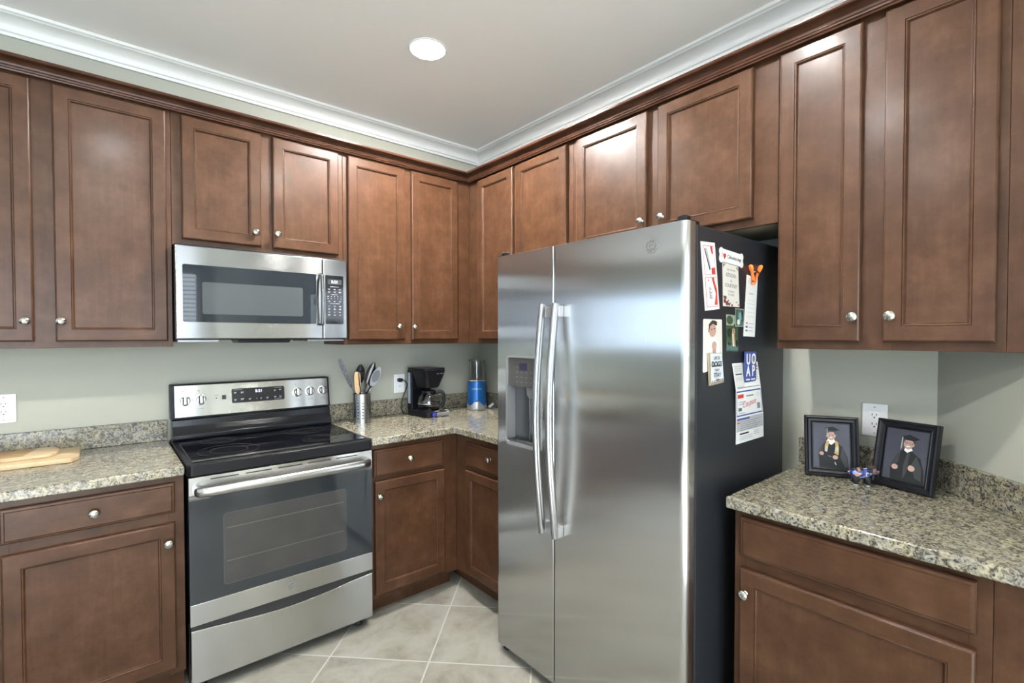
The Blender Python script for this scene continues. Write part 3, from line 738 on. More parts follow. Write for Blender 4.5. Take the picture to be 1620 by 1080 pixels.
# storage drawer with dipped top edge
pts = [(rx0 + .006, .052), (rx1 - .006, .052), (rx1 - .006, .266)]
for k in range(17):
    u = k / 16; pts.append((rx1 - .03 - (rx1 - rx0 - .06) * u, .264 - .026 * math.sin(PI * u) ** 1.3))
pts.append((rx0 + .006, .266))
bm = NB(); prism(bm, pts, 'y', -.6205, -.668, .003); obj('storage_drawer', bm, STEEL_H, R)
bm = NB(); box(bm, rx0 + .01, rx1 - .01, -.655, -.6203, .10, .2795); obj('drawer_recess', bm, SLOT, R)
for fx, fy in ((rx0 + .05, -.60), (rx1 - .05, -.60), (rx0 + .05, -.08), (rx1 - .05, -.08)):
    bm = NB(); lathe(bm, [(0, 0), (.017, 0), (.017, .012), (.008, .015), (.008, .036), (0, .036)], Matrix.Translation((fx, fy, 0)), 16); obj('foot', bm, RUBBER, R)

# ------------------------------------------------------------------ over-the-range microwave
MWT = thing('microwave', 'stainless steel microwave with black glass door, mounted above the range', 'microwave', (-1.52, -.2, 1.405))
mx0, mx1, mz0, mz1, mf = -1.894, -1.147, 1.406, 1.812, -.385
bm = NB(); box(bm, mx0 + .002, mx1 - .001, -.358, -.003, mz0 - .004, 1.8212, .002); obj('body', bm, BLACKM, MWT)
bm = NB(); box(bm, mx0, -1.2725, mf, -.3585, mz0, mz1, .004); MD = obj('door', bm, STEEL_M, MWT)
bm = NB(); prism(bm, rrect(-1.868, -1.306, 1.480, 1.730, .007), 'y', mf - .0003, mf - .0018); g = obj('door_glass', bm, MW_GLASS, MD)
bm = NB(); prism(bm, rrect(-1.796, -1.371, 1.516, 1.657, .008), 'y', mf - .0019, mf - .0022); obj('window', bm, MW_WIN, g)
hp = [(-1.287, mf - .001, 1.722), (-1.287, mf - .018, 1.727)] + [(-1.287, mf - .028 - .012 * math.sin(PI * k / 10), 1.722 - .238 * k / 10) for k in range(11)] + [(-1.287, mf - .018, 1.479), (-1.287, mf - .001, 1.484)]
bm = NB(); tube(bm, hp, .0075, 12, flat=1.9, up=(0, 1, 0)); obj('handle', bm, STEEL, MD, smooth=50)
badge(MD, Vector((-1.511, mf - .0002, 1.773)), .0155)
bm = NB(); box(bm, -1.2705, mx1, mf, -.3585, mz0, mz1, .004); CP = obj('control_side', bm, STEEL_M, MWT)
bm = NB(); prism(bm, rrect(-1.260, -1.167, 1.480, 1.730, .006), 'y', mf - .0003, mf - .0016); KP = obj('keypad', bm, DISPLAY, CP)
bm = NB(); prism(bm, rect(-1.248, -1.176, 1.684, 1.710), 'y', mf - .0017, mf - .0019); ds = obj('display', bm, simple('lcd_grey', (.045, .05, .05), .1), KP)
text('clock_digits', '5:21', .020, LED, ds, (-1.213, mf - .0022, 1.697), depth=.0002)
kb = []
for r_, (z, n, w) in enumerate(((1.672, 1, .045), (1.660, 3, .013), (1.646, 3, .013), (1.632, 1, .03), (1.622, 5, .005), (1.611, 5, .005), (1.598, 3, .011), (1.586, 1, .05), (1.573, 3, .012), (1.558, 3, .012), (1.543, 3, .012), (1.528, 3, .012))):
    for k in range(n):
        x = -1.213 + (k - (n - 1) / 2) * (.028 if n == 3 else .0165)
        kb.append((rect(x - w / 2, x + w / 2, z - .0011, z + .0011), PRINT_W))
        if n == 3: kb.append((rect(x - w * .32, x + w * .25, z - .0048, z - .0034), PRINT_W))
prints('keypad_legends', KP, kb, mf - .0016, .000004)

bm = NB(); prism(bm, [(-1.655, 1.4015), (-1.417, 1.4015), (-1.428, 1.387), (-1.644, 1.387)], 'y', -.352, -.20); obj('vent_grille', bm, BLACKM, MWT)
for a_, b_ in ((-1.885, -1.73), (-1.34, -1.155)):
    bm = NB(); box(bm, a_, b_, -.352, -.10, 1.393, 1.4015); obj('grease_filter', bm, DARKSTEEL, MWT)

# ------------------------------------------------------------------ refrigerator
F = thing('refrigerator', 'stainless side-by-side refrigerator with ice dispenser and black sides', 'refrigerator', (-.42, -1.66, 0))
fy0, fy1, fxf = -1.196, -2.122, -.786
bm = NB(); box(bm, -.728, -.062, fy1 + .001, fy0 - .001, .05, 1.762, .004); obj('case', bm, FRIDGE_SIDE, F)
bm = NB(); box(bm, -.738, -.7285, fy1 + .008, fy0 - .008, .07, 1.755); obj('door_seal', bm, RUBBER, F)
def door_poly(ya, yb, ra, rb):
    """ya > yb; rounded front corners"""
    P = [(-.7385, ya)]
    for k in range(7):
        a = PI / 2 * k / 6; P.append((fxf + ra - ra * math.sin(a), ya - ra + ra * math.cos(a)))
    for k in range(7):
        a = PI / 2 * k / 6; P.append((fxf + rb - rb * math.cos(a), yb + rb - rb * math.sin(a)))
    P.append((-.7385, yb)); return P
def fdoor(ya, yb, ra, rb):
    bm = NB(); prism(bm, door_poly(ya, yb, ra, rb), 'z', .040, 1.768, .0025, seg=2)
    return bm
LD = obj('freezer_door', fdoor(fy0, -1.5535, .012, .006), STEEL_V, F, smooth=35)
q = (-1.263, -1.487)          # dispenser opening
bm = NB(); prism(bm, rrect(q[1], q[0], .947, 1.334, .016), 'x', -.90, -.7395); bool_cut(LD, [bm])
RD = obj('refrigerator_door', fdoor(-1.5585, fy1, .006, .022), STEEL_V, F, smooth=35)
# dispenser
DS = obj('dispenser', (lambda b: (prism(b, rrect(q[1] + .0005, q[0] - .0005, .948, 1.333, .016), 'x', -.7400, -.7425), b)[1])(NB()), DISP_IN, LD)
bm = NB(); o_ = rrect(q[1] + .0004, q[0] - .0004, .9474, 1.3336, .016); i_ = rrect(q[1] + .011, q[0] - .011, .962, 1.325, .010)
for k in range(len(o_)):
    k2 = (k + 1) % len(o_)
    for (a, b, xa, xb) in ((o_, i_, -.7895, -.7895), (i_, i_, -.7895, -.7430), (o_, o_, -.7430, -.7895)):
        bm.faces.new([bm.verts.new(v) for v in ((xa, *a[k]), (xa, *a[k2]), (xb, *b[k2]), (xb, *b[k]))])
bmesh.ops.remove_doubles(bm, verts=bm.verts, dist=1e-5)
obj('dispenser_frame', bm, SILVER, DS)
bm = NB(); box(bm, -.784, -.7430, q[1] + .012, q[0] - .012, 1.203, 1.324); pn = obj('dispenser_panel', bm, DISP_PANEL, DS)
bm = NB(); box(bm, -.7850, -.7842, -1.398, -1.348, 1.272, 1.302); obj('dispenser_display', bm, simple('dispenser_lcd', (.02, .012, .04), .1, emit=(.25, .15, .5), es=.015), pn)
bm = NB()
for r_ in range(4):
    for c_ in range(5):
        if r_ == 0 and c_ in (1, 2, 3): continue
        y = -1.325 - .030 * c_ - .006; z = 1.285 - r_ * .021; w = random.uniform(.004, .010)
        box(bm, -.7846, -.7841, y - w, y + w * .5, z - .0014, z + .0014)
obj('dispenser_legends', bm, PRINT_G, pn)
bm = NB(); prism(bm, [(-.7435, 1.2025), (-.772, 1.2025), (-.766, 1.165), (-.752, 1.150), (-.7435, 1.150)], 'y', -1.445, -1.375, .003); obj('dispenser_nozzle', bm, GREYPL, DS)
bm = NB(); prism(bm, [(-.7430, 1.150), (-.7500, 1.150), (-.757, 1.03), (-.752, 1.00), (-.7430, 1.00)], 'y', -1.440, -1.378, .003); obj('dispenser_paddle', bm, simple('paddle', (.11, .12, .15), .25), DS)
bm = NB(); box(bm, -.7450, -.7432, -1.372, -1.368, .975, 1.2); obj('dispenser_divider', bm, SILVER, DS)
bm = NB(); box(bm, -.786, -.7432, q[1] + .012, q[0] - .012, .9625, .970)
for k in range(9): box(bm, -.782 + .004 * k, -.780 + .004 * k, q[1] + .05, q[0] - .07, .970, .976)
obj('drip_tray', bm, DARKSTEEL, DS)
# bowed handles
for yc, par in ((-1.526, LD), (-1.597, RD)):
    pts = [(-.7862, yc, 1.520), (-.806, yc, 1.524), (-.818, yc, 1.526)]
    hp = [(-.818 - .036 * math.sin(PI * k / 14), yc, 1.540 - .895 * k / 14) for k in range(15)]
    bm = NB(); tube(bm, hp, .0125, 14, flat=1.35, up=(1, 0, 0)); h = obj('handle', bm, HSTEEL, par, smooth=50)
    for z in (1.512, .665):
        bm = NB(); box(bm, -.816, -.7863, yc - .013, yc + .013, z - .022, z + .022, .003); obj('handle_bracket', bm, SILVER, h)
badge(RD, Vector((fxf - .0002, -1.995, 1.705)), .025, 'x')
for y in (-1.22, -2.09):
    bm = NB(); box(bm, -.775, -.70, y - .022, y + .022, 1.7635, 1.774); lathe(bm, [(0, 0), (.020, 0), (.020, .012), (.013, .017), (0, .017)], Matrix.Translation((-.752, y, 1.7725)), 18); obj('hinge_cap', bm, BLACKM, F, smooth=40)
bm = NB(); box(bm, -.726, -.70, fy1 + .02, fy0 - .02, .012, .0495); obj('base_grille', bm, BLACKM, F)
for y in (fy0 - .05, fy1 + .05):
    for x in (-.70, -.12):
        bm = NB(); lathe(bm, [(0, -.014), (.028, -.014), (.030, -.010), (.030, .010), (.028, .014), (0, .014)], Matrix.Translation((x, y, .0305)) @ Matrix.Rotation(PI / 2, 4, 'X'), 18); obj('roller', bm, GREYPL, F)
bm = NB(); box(bm, -.765, -.727, fy0 - .050, fy0 - .018, .008, .0385, .003); obj('levelling_foot', bm, BLACKM, F)

# ------------------------------------------------------------------ papers, photos and magnets on the refrigerator side
FS = fy1 + .0008
def sheet(name, label, cat, q, m, th=.0006, y=FS, rnd=0.0):
    xs = [p[0] for p in q]; zs = [p[1] for p in q]
    o = None; loc = Vector((sum(xs) / 4, y, min(zs)))
    bm = NB()
    if rnd: prism(bm, [(x, z) for x, z in quadpoly(q, rrect(0, 1, 0, 1, rnd))], 'y', y, y - th)
    else: prism(bm, q, 'y', y, y - th)
    bmesh.ops.translate(bm, verts=bm.verts, vec=-loc)
    o = obj(name, bm, m, None, loc); tag(o, label, cat); ORG[o.name] = loc
    return o
def on_sheet(o, name, q, items, y): return prints(name, o, [([quadpt(q, u, v) for u, v in pl], m) for pl, m in items], y)
def R4(u0, u1, v0, v1): return [(u0, v0), (u1, v0), (u1, v1), (u0, v1)]
def lines(u0, u1, vs, h, m, jit=.25):
    return [(R4(u0, u1 - random.uniform(0, jit) * (u1 - u0), v, v + h), m) for v in vs]

q = [(-.710, 1.711), (-.621, 1.717), (-.586, 1.505), (-.679, 1.496)]
o = sheet('gift_card_sleeve', 'tall white and red card strip at the upper left of the refrigerator side', 'card', q, PAPER)
it = []
for v0, v1 in ((.05, .485), (.515, .955)):
    it += [([(a, b) for a, b in rrect(.14, .90, v0, v1, .03)], RED), (rrect(.165, .875, v0 + .008, v1 - .008, .028), PAPER)]
it += [([(.20, .10), (.25, .10), (.55, .40), (.48, .41)], PRINT_K), ([(.24, .09), (.38, .08), (.58, .36), (.52, .37)], PAPER_G),
       ([(.62, .06), (.78, .06), (.80, .18), (.70, .16)], RED), ([(.62, .38), (.84, .37), (.84, .47), (.62, .47)], RED),
       ([(.58, .53), (.72, .52), (.86, .70), (.84, .93), (.66, .93), (.80, .76)], RED), (R4(.30, .36, .55, .57), RED)]
it += lines(.34, .52, [.66 + .02 * k for k in range(9)], .006, PRINT_K, .4)
on_sheet(o, 'printing', q, it, FS - .0006)

q = [(-.588, 1.692), (-.436, 1.678), (-.436, 1.655), (-.588, 1.668)]
bone = []
for (bx_, bz_, st) in ((-.583, 1.6945, .25), (-.583, 1.6700, .75), (-.440, 1.6645, 1.25), (-.440, 1.6890, -.25)):
    for k in range(11): bone.append((bx_ + .0125 * math.cos(PI * (st + k / 10)), bz_ + .0125 * math.sin(PI * (st + k / 10))))
bm = NB(); bl = Vector((-.512, FS - .0016, 1.65)); prism(bm, bone, 'y', FS - .0016, FS - .0046); bmesh.ops.translate(bm, verts=bm.verts, vec=-bl)
o = obj('bone_magnet', bm, PAPER, None, bl); tag(o, 'white bone-shaped magnet with red heart above the printed invitation', 'magnet'); ORG[o.name] = bl
yb = FS - .0047
ht = []
for k in range(24):
    a = 2 * PI * k / 24; ht.append((-.5625 + .00062 * 16 * math.sin(a) ** 3, 1.6805 + .00075 * (13 * math.cos(a) - 5 * math.cos(2 * a) - 2 * math.cos(3 * a) - math.cos(4 * a))))
prints('heart', o, [(ht, RED)], yb + .0001)
text('lettering', 'I', .022, PRINT_K, o, (-.580, yb, 1.6825), (PI / 2, math.radians(-2), 0), .0002)
text('lettering', 'Chihuahua dogs', .0165, PRINT_K, o, (-.494, yb, 1.6785), (PI / 2, math.radians(-2), 0), .0002, sx=.92, bold=.0002)

q = [(-.569, 1.660), (-.457, 1.655), (-.445, 1.516), (-.562, 1.516)]
o = sheet('invitation_card', 'cream invitation card with printed names and dark red flowers', 'card', q, PAPER_C)
it = [([(.02, .02), (.2, .02), (.03, .12)], PRINT_G), ([(.84, .03), (.97, .03), (.96, .12)], PRINT_G)]
for u, v, r, m in ((.10, .88, .07, MAROON), (.16, .80, .05, MAROON), (.07, .79, .045, MAROON), (.22, .93, .07, MAROON), (.34, .95, .05, MAROON), (.42, .93, .035, PINK), (.30, .87, .035, PRINT_G), (.93, .95, .04, PINK), (.82, .89, .025, PRINT_G), (.52, .97, .03, MAROON)):
    it.append((ellipse(u, v, r, r * .8, 10), m))
on_sheet(o, 'flower_print', q, it, FS - .0006)
for s, sz, z, b in (('SAVE THE DATE', .0085, 1.638, 0), ('KENDRA', .018, 1.620, .0003), ('&', .014, 1.602, .0002), ('COURTNEY', .017, 1.585, .0003), ('SATURDAY', .009, 1.566, 0), ('OCTOBER', .009, 1.555, 0)):
    text('lettering', s, sz, PRINT_G, o, (-.508 - (1.60 - z) * -.02, FS - .0008, z), (PI / 2, math.radians(-2), 0), .0001, bold=b)

q = [(-.392, 1.633), (-.304, 1.627), (-.324, 1.413), (-.414, 1.416)]
o = sheet('shopping_list', 'long narrow white notepad sheet held by an orange clip', 'paper', q, PAPER)
it = lines(.30, .72, [.28, .295], .006, PRINT_G, .3) + [(R4(.16, .86, v, v + .003), PAPER_G) for v in (.40, .46, .53, .60, .67)] + [(R4(.14, .28, .77 + .06 * k, .80 + .06 * k), m) for k, m in enumerate((PINK, BLUE, PRINT_G))] + lines(.40, .80, [.78, .84, .90], .012, PAPER_G, .3) + lines(.15, .6, [.05, .08, .11], .006, PAPER_G)
on_sheet(o, 'printing', q, it, FS - .0006)
text('lettering', 'f', .013, PAPER, o, (-.391, FS - .0012, 1.4445), depth=.0001, bold=.0006)

CL = thing('clothespin_clip', 'orange plastic spring clip magnet at the top of the long note', 'clip', (-.345, FS - .001, 1.60))
for name, pts in (('clip_jaw', [(-.378, 1.668, .0085), (-.373, 1.655, .0090), (-.366, 1.640, .0055), (-.357, 1.618, .0065), (-.3585, 1.598, .0065)]), ('clip_jaw', [(-.293, 1.674, .0085), (-.303, 1.660, .0090), (-.322, 1.640, .0055), (-.340, 1.620, .0065), (-.350, 1.600, .0065)])):
    path = catmull([(x, FS - .0075 - (.0 if name else 0), z) for x, z, r in pts], 4); rr = []
    for i in range(len(path)):
        f = i / 4; a = min(int(f), len(pts) - 2); rr.append(pts[a][2] * (1 - (f - a)) + pts[a + 1][2] * (f - a))
    rr[0] *= .45; rr[1] *= .85; rr[-1] *= .6
    bm = NB(); tube(bm, path, .007, 12, rad=rr, flat=.62, up=(0, 1, 0) if False else (0.1, 0, 1)); obj(name, bm, ORANGE, CL, smooth=60)
bm = NB(); tube(bm, [(-.366, FS - .0125, 1.643), (-.345, FS - .0155, 1.647), (-.323, FS - .0125, 1.643)], .0028, 8); obj('spring', bm, STEEL, CL)
bm = NB(); lathe(bm, [(0, 0), (.009, 0), (.009, .003), (0, .003)], Matrix.Translation((-.350, FS - .0012, 1.618)) @ Matrix.Rotation(PI / 2, 4, 'X'), 16); obj('magnet', bm, SLOT, CL)

q = [(-.690, 1.470), (-.570, 1.471), (-.564, 1.318), (-.690, 1.300)]
o = sheet('baby_photo', 'white-framed photo of a baby in a dark cap on the refrigerator side', 'photo', q, PAPER, rnd=.04)
it = [(rrect(.03, .97, .02, .98, .03), PAPER_C), ([(.20, .60), (.30, .40), (.62, .38), (.82, .52), (.86, .90), (.20, .92)], PAPER), (ellipse(.48, .22, .19, .135, 18), SKIN), ([(.28, .22), (.28, .10), (.46, .02), (.64, .03), (.70, .10), (.66, .13), (.50, .09), (.34, .14), (.31, .24)], HAIR),
      ([(.50, .03), (.72, .05), (.70, .13), (.56, .08)], HAIR), (ellipse(.54, .292, .038, .015, 10), PINK), (ellipse(.43, .20, .035, .012, 8), HAIR), (ellipse(.57, .19, .035, .012, 8), HAIR), (ellipse(.26, .22, .03, .04, 8), SKIN), (ellipse(.55, .53, .12, .085, 14), SKIN), (ellipse(.60, .56, .06, .03, 10), PINK), ([(.46, .60), (.64, .60), (.62, .70), (.50, .70)], SKIN)]
on_sheet(o, 'picture', q, it, FS - .0006)

q = [(-.669, 1.362), (-.583, 1.360), (-.568, 1.264), (-.660, 1.258)]
o = sheet('sign_magnet', 'small wooden-edged sign magnet about dogs overlapping the baby photo', 'magnet', q, simple('worn_wood', (.33, .27, .19), .6), th=.0050, y=FS - .0035)
ys = FS - .0086
it = [(R4(.10, .99, .01, .92), simple('sign_face', (.62, .66, .71), .5)), (R4(.30, .80, .40, .43), PRINT_K)] + [([(.10 + .12 * k, .95), (.16 + .12 * k, .95), (.22 + .12 * k, .86), (.16 + .12 * k, .86)], PRINT_G) for k in range(7)]
on_sheet(o, 'sign_face', q, it, ys + .0001)
for s, sz, x, z, b in (('LIFE IS', .0150, -.622, 1.345, 0), ('DOGS', .024, -.621, 1.325, .0006), ('THEY', .012, -.619, 1.306, 0), ('STAY', .020, -.616, 1.290, .0002), ('HERE', .010, -.614, 1.274, 0)):
    text('lettering', s, sz, PRINT_K, o, (x, ys - .0019, z), depth=.0001, bold=b)

q = [(-.543, 1.491), (-.456, 1.489), (-.453, 1.362), (-.537, 1.365)]
o = sheet('dog_photo', 'glossy green outdoor photo with a tan dog on the refrigerator side', 'photo', q, LEAFG)
it = [(R4(.03, .97, .02, .30), simple('photo_sky', (.30, .36, .30), .3)), (ellipse(.30, .16, .26, .12, 14), LEAFG), (ellipse(.28, .50, .20, .12, 12), LEAFD), (ellipse(.75, .40, .18, .16, 12), LEAFG), (R4(.03, .97, .82, .97), TEAL), (ellipse(.60, .46, .12, .09, 12), TAN), ([(.45, .50), (.66, .50), (.76, .86), (.52, .86)], TAN), ([(.48, .52), (.56, .52), (.62, .86), (.52, .86)], PAPER_C), (ellipse(.58, .44, .03, .018, 8), HAIR), (ellipse(.25, .80, .10, .05, 10), HAIR), (ellipse(.85, .78, .08, .10, 10), LEAFD)]
on_sheet(o, 'picture', q, it, FS - .0006)
q = [(-.482, 1.511), (-.419, 1.510), (-.418, 1.449), (-.481, 1.449)]
o = sheet('small_photo', 'smallest blue-green photo, overlapping the green dog photo', 'photo', q, simple('photo_border', (.30, .36, .30), .3), y=FS - .0030)
it = [(R4(.06, .94, .05, .95), LEAFG), (R4(.25, .70, .15, .55), TEAL), (ellipse(.55, .45, .16, .25, 12), simple('photo_sky_blue', (.18, .34, .42), .3)), (R4(.1, .9, .72, .93), TEAL), (ellipse(.35, .75, .16, .16, 10), PAPER_C), (ellipse(.8, .3, .1, .2, 10), LEAFD)]
on_sheet(o, 'picture', q, it, FS - .0036)

# folded mailer with a blue magnet
ML = Vector((-.385, FS, 1.043))
zs = [1.3225, 1.2325, 1.133, 1.043]; xl = [-.497, -.491, -.472, -.476]; xr = [-.300, -.298, -.256, -.255]; yy = [.0008, .012, .004, .006]
bm = NB(); fr_ = [(bm.verts.new((a, FS - y, z)), bm.verts.new((b, FS - y, z))) for a, b, z, y in zip(xl, xr, zs, yy)]; bk = [(bm.verts.new((a, FS - y + .0005, z)), bm.verts.new((b, FS - y + .0005, z))) for a, b, z, y in zip(xl, xr, zs, yy)]
for k in range(3):
    bm.faces.new((fr_[k][0], fr_[k][1], fr_[k + 1][1], fr_[k + 1][0])); bm.faces.new((bk[k][0], bk[k][1], bk[k + 1][1], bk[k + 1][0]))
    for e in (0, 1): bm.faces.new((fr_[k][e], fr_[k + 1][e], bk[k + 1][e], bk[k][e]))
for k in (0, 3): bm.faces.new((fr_[k][0], fr_[k][1], bk[k][1], bk[k][0]))
bmesh.ops.translate(bm, verts=bm.verts, vec=-ML); o = obj('folded_mailer', bm, PAPER, None, ML); tag(o, 'white folded letter with printed coupon, hanging lowest on the refrigerator side', 'paper'); ORG[o.name] = ML
def fold(k, items, name):
    bm = NB(); ms = []
    for j, (pl, m) in enumerate(items):
        if m not in ms: ms.append(m)
        vs = []
        for u, v in pl:
            x = (xl[k] * (1 - u) + xr[k] * u) * (1 - v) + (xl[k + 1] * (1 - u) + xr[k + 1] * u) * v
            vs.append(bm.verts.new((x, FS - (yy[k] * (1 - v) + yy[k + 1] * v) - .0002 - .0001 * j, zs[k] * (1 - v) + zs[k + 1] * v)))
        f = bm.faces.new(vs); f.material_index = ms.index(m)
    return obj(name, bm, ms, o)
fold(0, [(R4(.03, .36, .04, .98), simple('paper_shade', (.60, .60, .59), .6))] + lines(.06, .32, [.12, .2, .28, .55, .62, .9], .03, PAPER_G) + [(R4(.06, .30, .40, .45), PRINT_K), (R4(.80, .95, .14, .20), RED), (R4(.80, .95, .26, .31), RED)] + lines(.84, .96, [.42, .5, .58, .66], .025, PAPER_G) + lines(.06, .95, [.93], .03, PRINT_G, 0), 'printing')
fold(1, [(R4(.02, .98, .06, .11), BLUE), (R4(.02, .035, .06, .96), BLUE), (R4(.965, .98, .06, .96), BLUE), (R4(.02, .98, .92, .97), BLUE), (R4(.06, .28, .18, .32), RED), (R4(.78, .90, .58, .80), PRINT_G), (ellipse(.84, .26, .07, .06, 12), PAPER_G), (ellipse(.84, .26, .06, .05, 12), PAPER), (R4(.08, .20, .66, .78), TEAL)] + lines(.38, .66, [.24], .05, PRINT_G, 0) + lines(.10, .35, [.44, .52, .84], .03, PAPER_G), 'printing')
fold(2, [(R4(.02, .98, .03, .55), PAPER_G), (R4(.04, .48, .05, .12), BLUE), (R4(.04, .13, .19, .24), RED)] + lines(.15, .9, [.18, .26, .34, .42, .5], .022, PRINT_G) + [(R4(.12, .44, .62, .68), PRINT_K)] + lines(.12, .6, [.74, .8, .86], .02, PAPER_G) + lines(.62, .85, [.62, .69, .76], .025, PAPER_G), 'printing')
text('lettering', 'Coupon', .032, PINK, o, (-.388, FS - .0115, 1.180), (PI / 2, math.radians(6), 0), .0001, shear=.3)
q = [(-.434, 1.362), (-.343, 1.361), (-.342, 1.256), (-.430, 1.254)]
o = sheet('blue_magnet', 'blue rounded magnet with white letters holding up the folded letter', 'magnet', q, BLUE, th=.0022, y=FS - .0125, rnd=.07)
ym = FS - .0149
for s, sz, x, z in (('U', .052, -.405, 1.333), ('O', .052, -.364, 1.333), ('A', .052, -.406, 1.292), ('P', .052, -.366, 1.292)):
    text('lettering', s, sz, PAPER, o, (x, ym, z), depth=.0002, bold=.0014, sx=.85)
prints('small_print', o, [(rect(-.422, -.393, 1.261, 1.266), PAPER), (rect(-.383, -.351, 1.261, 1.266), PAPER)], ym + .0002)
prints('emblem', o, [([(-.364, 1.345), (-.353, 1.333), (-.364, 1.321), (-.375, 1.333)], PRINT_G)], ym - .0002)

# ------------------------------------------------------------------ wall outlets
def outlet(label, x, z, run, grp=None):
    """x along the wall"""
    loc = (x, -.0012, z) if run == 'L' else (-.0012, -x, z)
    t = thing('wall_outlet', label, 'outlet', loc, 0 if run == 'L' else -PI / 2, room=False)
    bm = NB(); box(bm, -.038, .038, -.006, 0, -.060, .060, .003); obj('cover_plate', bm, WHITEPL, t)
    bm = NB(); prism(bm, rrect(-.0175, .0175, -.034, .034, .004), 'y', -.0061, -.0085, .0006); rc_ = obj('receptacle', bm, WHITEPL, t)
    bm = NB()
    for zc in (.0165, -.0165):
        for dx, h in ((-.0065, .0045), (.0065, .0036)): box(bm, dx - .0011, dx + .0011, -.0089, -.0086, zc + .002 - h / 2, zc + .008 - h / 2 + h / 2)
        lathe(bm, [(0, 0), (.0026, 0), (.0026, .0004), (0, .0004)], Matrix.Translation((0, -.0086, zc - .0065)) @ Matrix.Rotation(PI / 2, 4, 'X'), 10)
    obj('slots', bm, SLOT, rc_)
    bm = NB()
    for zc in (.047, -.047): lathe(bm, [(0, 0), (.0028, 0), (.002, .0007), (0, .0008)], Matrix.Translation((0, -.0061, zc)) @ Matrix.Rotation(PI / 2, 4, 'X'), 10)
    obj('screw', bm, PRINT_W, t)
    return t
outlet('white double outlet at the far left, above the wooden cutting boards', -2.452, 1.118, 'L')
outlet('white outlet behind the coffee maker with a black plug in it', -.653, 1.110, 'L')
outlet('white double outlet on the right wall between the two framed portraits', 2.409, 1.112, 'R')

# ------------------------------------------------------------------ cutting boards
T = .9142
bm = NB(); prism(bm, [(-2.72, -.040), (-2.213, -.040), (-2.213, -.246), (-2.235, -.296), (-2.72, -.284)], 'z', 0, .019, .004); bmesh.ops.translate(bm, verts=bm.verts, vec=(2.45, .17, 0))
o = obj('cutting_board', bm, BAMBOO, None, (-2.45, -.17, T), smooth=40); tag(o, 'large light bamboo cutting board, lower of two on the left counter', 'cutting board')
t = thing('cutting_board', 'smaller bamboo cutting board with brown center, upper of two on the left counter', 'cutting board', (-2.5, -.13, T + .0192), room=False)
cb = [(-.22, .088), (.17, .088)] + [(.17 + .052 * math.sin(PI * k / 12) ** .7, .088 * math.cos(PI * k / 12) - .012 * k / 12) for k in range(1, 12)] + [(.165, -.100), (-.22, -.098)]
bm = NB(); prism(bm, [p for p in cb if p[0] <= .1401 or True], 'z', 0, .0125, .003); obj('board', bm, BAMBOO, t, smooth=40)
bm = NB(); prism(bm, [(-.215, .082), (.150, .082), (.118, -.078), (-.215, -.078)], 'z', .0126, .0133); obj('dark_inlay', bm, BAMBOO_D, t)

# ------------------------------------------------------------------ utensil crock and utensils
ux, uy, ur = -.978, -.168, .0500
t = thing('utensil_holder', 'perforated stainless steel utensil holder beside the range', 'utensil holder', (ux, uy, T))
bm = NB(); lathe(bm, [(0, 0), (ur, 0), (ur, .168), (ur + .0015, .170), (ur - .0015, .1705), (ur - .0025, .168), (ur - .0025, .003), (0, .003)], Matrix.Translation((ux, uy, T)), 48)
obj('canister', bm, STEEL, t, smooth=40)
bm = NB()
for a in range(0, 360, 30):
    for k in range(6):
        ang = math.radians(a + 12); z = T + .030 + .0175 * k
        M = Matrix.Translation((ux + (ur + .0001) * math.cos(ang), uy + (ur + .0001) * math.sin(ang), z)) @ Matrix.Rotation(ang, 4, 'Z') @ Matrix.Rotation(PI / 2, 4, 'Y')
        lathe(bm, [(0, 0), (.0042, 0), (.0042, .0005), (0, .0005)], M, 8)
ho = obj('perforations', bm, SLOT, t); ho['kind'] = 'stuff'
zt = T + .1705; zb = T + .006
def utensil(name, label, foot, rim, top, build):
    """foot and rim: offsets from the crock axis; shaft runs foot -> rim -> top"""
    u = thing(name, label, 'utensil', (ux + foot[0], uy + foot[1], zb), group=None)
    f = Vector((ux + foot[0], uy + foot[1], zb)); r = Vector((ux + rim[0], uy + rim[1], zt)); build(u, f, r, Vector(top)); return u
def axes(a, b, face=(-.39, -.92, 0)):
    d = (b - a).normalized(); w = d.cross(Vector(face)).normalized(); n = w.cross(d).normalized(); return d, w, n
def blade(bm, a, b, prof, th, face=(-.39, -.92, 0), bend=0.0, mi=0):
    """flat shape along a->b; prof (t, halfwidth)"""
    d, w, n = axes(a, b, face); L = (b - a).length; t = bmesh.new(); F1 = []; F2 = []
    for k, (s, h) in enumerate(prof):
        for j, sg in enumerate((-1, -.5, 0, .5, 1)):
            p = a + d * (L * s) + w * (h * sg) - n * (bend * (abs(sg) ** 2) * (h / max(x[1] for x in prof)))
            F1.append(t.verts.new(p + n * th / 2)); F2.append(t.verts.new(p - n * th / 2))
    m = len(prof)
    for k in range(m - 1):
        for j in range(4):
            i = k * 5 + j
            t.faces.new((F1[i], F1[i + 1], F1[i + 6], F1[i + 5])); t.faces.new((F2[i], F2[i + 5], F2[i + 6], F2[i + 1]))
        t.faces.new((F1[k * 5], F1[k * 5 + 5], F2[k * 5 + 5], F2[k * 5])); t.faces.new((F1[k * 5 + 4], F2[k * 5 + 4], F2[k * 5 + 9], F1[k * 5 + 9]))
    for k in (0, m - 1):
        for j in range(4): t.faces.new((F1[k * 5 + j], F1[k * 5 + j + 1], F2[k * 5 + j + 1], F2[k * 5 + j]))
    for f_ in t.faces: f_.smooth = False
    merge(bm, t, mi)
OVAL = [(k / 10, max(.12, math.sin(PI * min(.985, .06 + .92 * k / 10)) ** .55)) for k in range(11)]
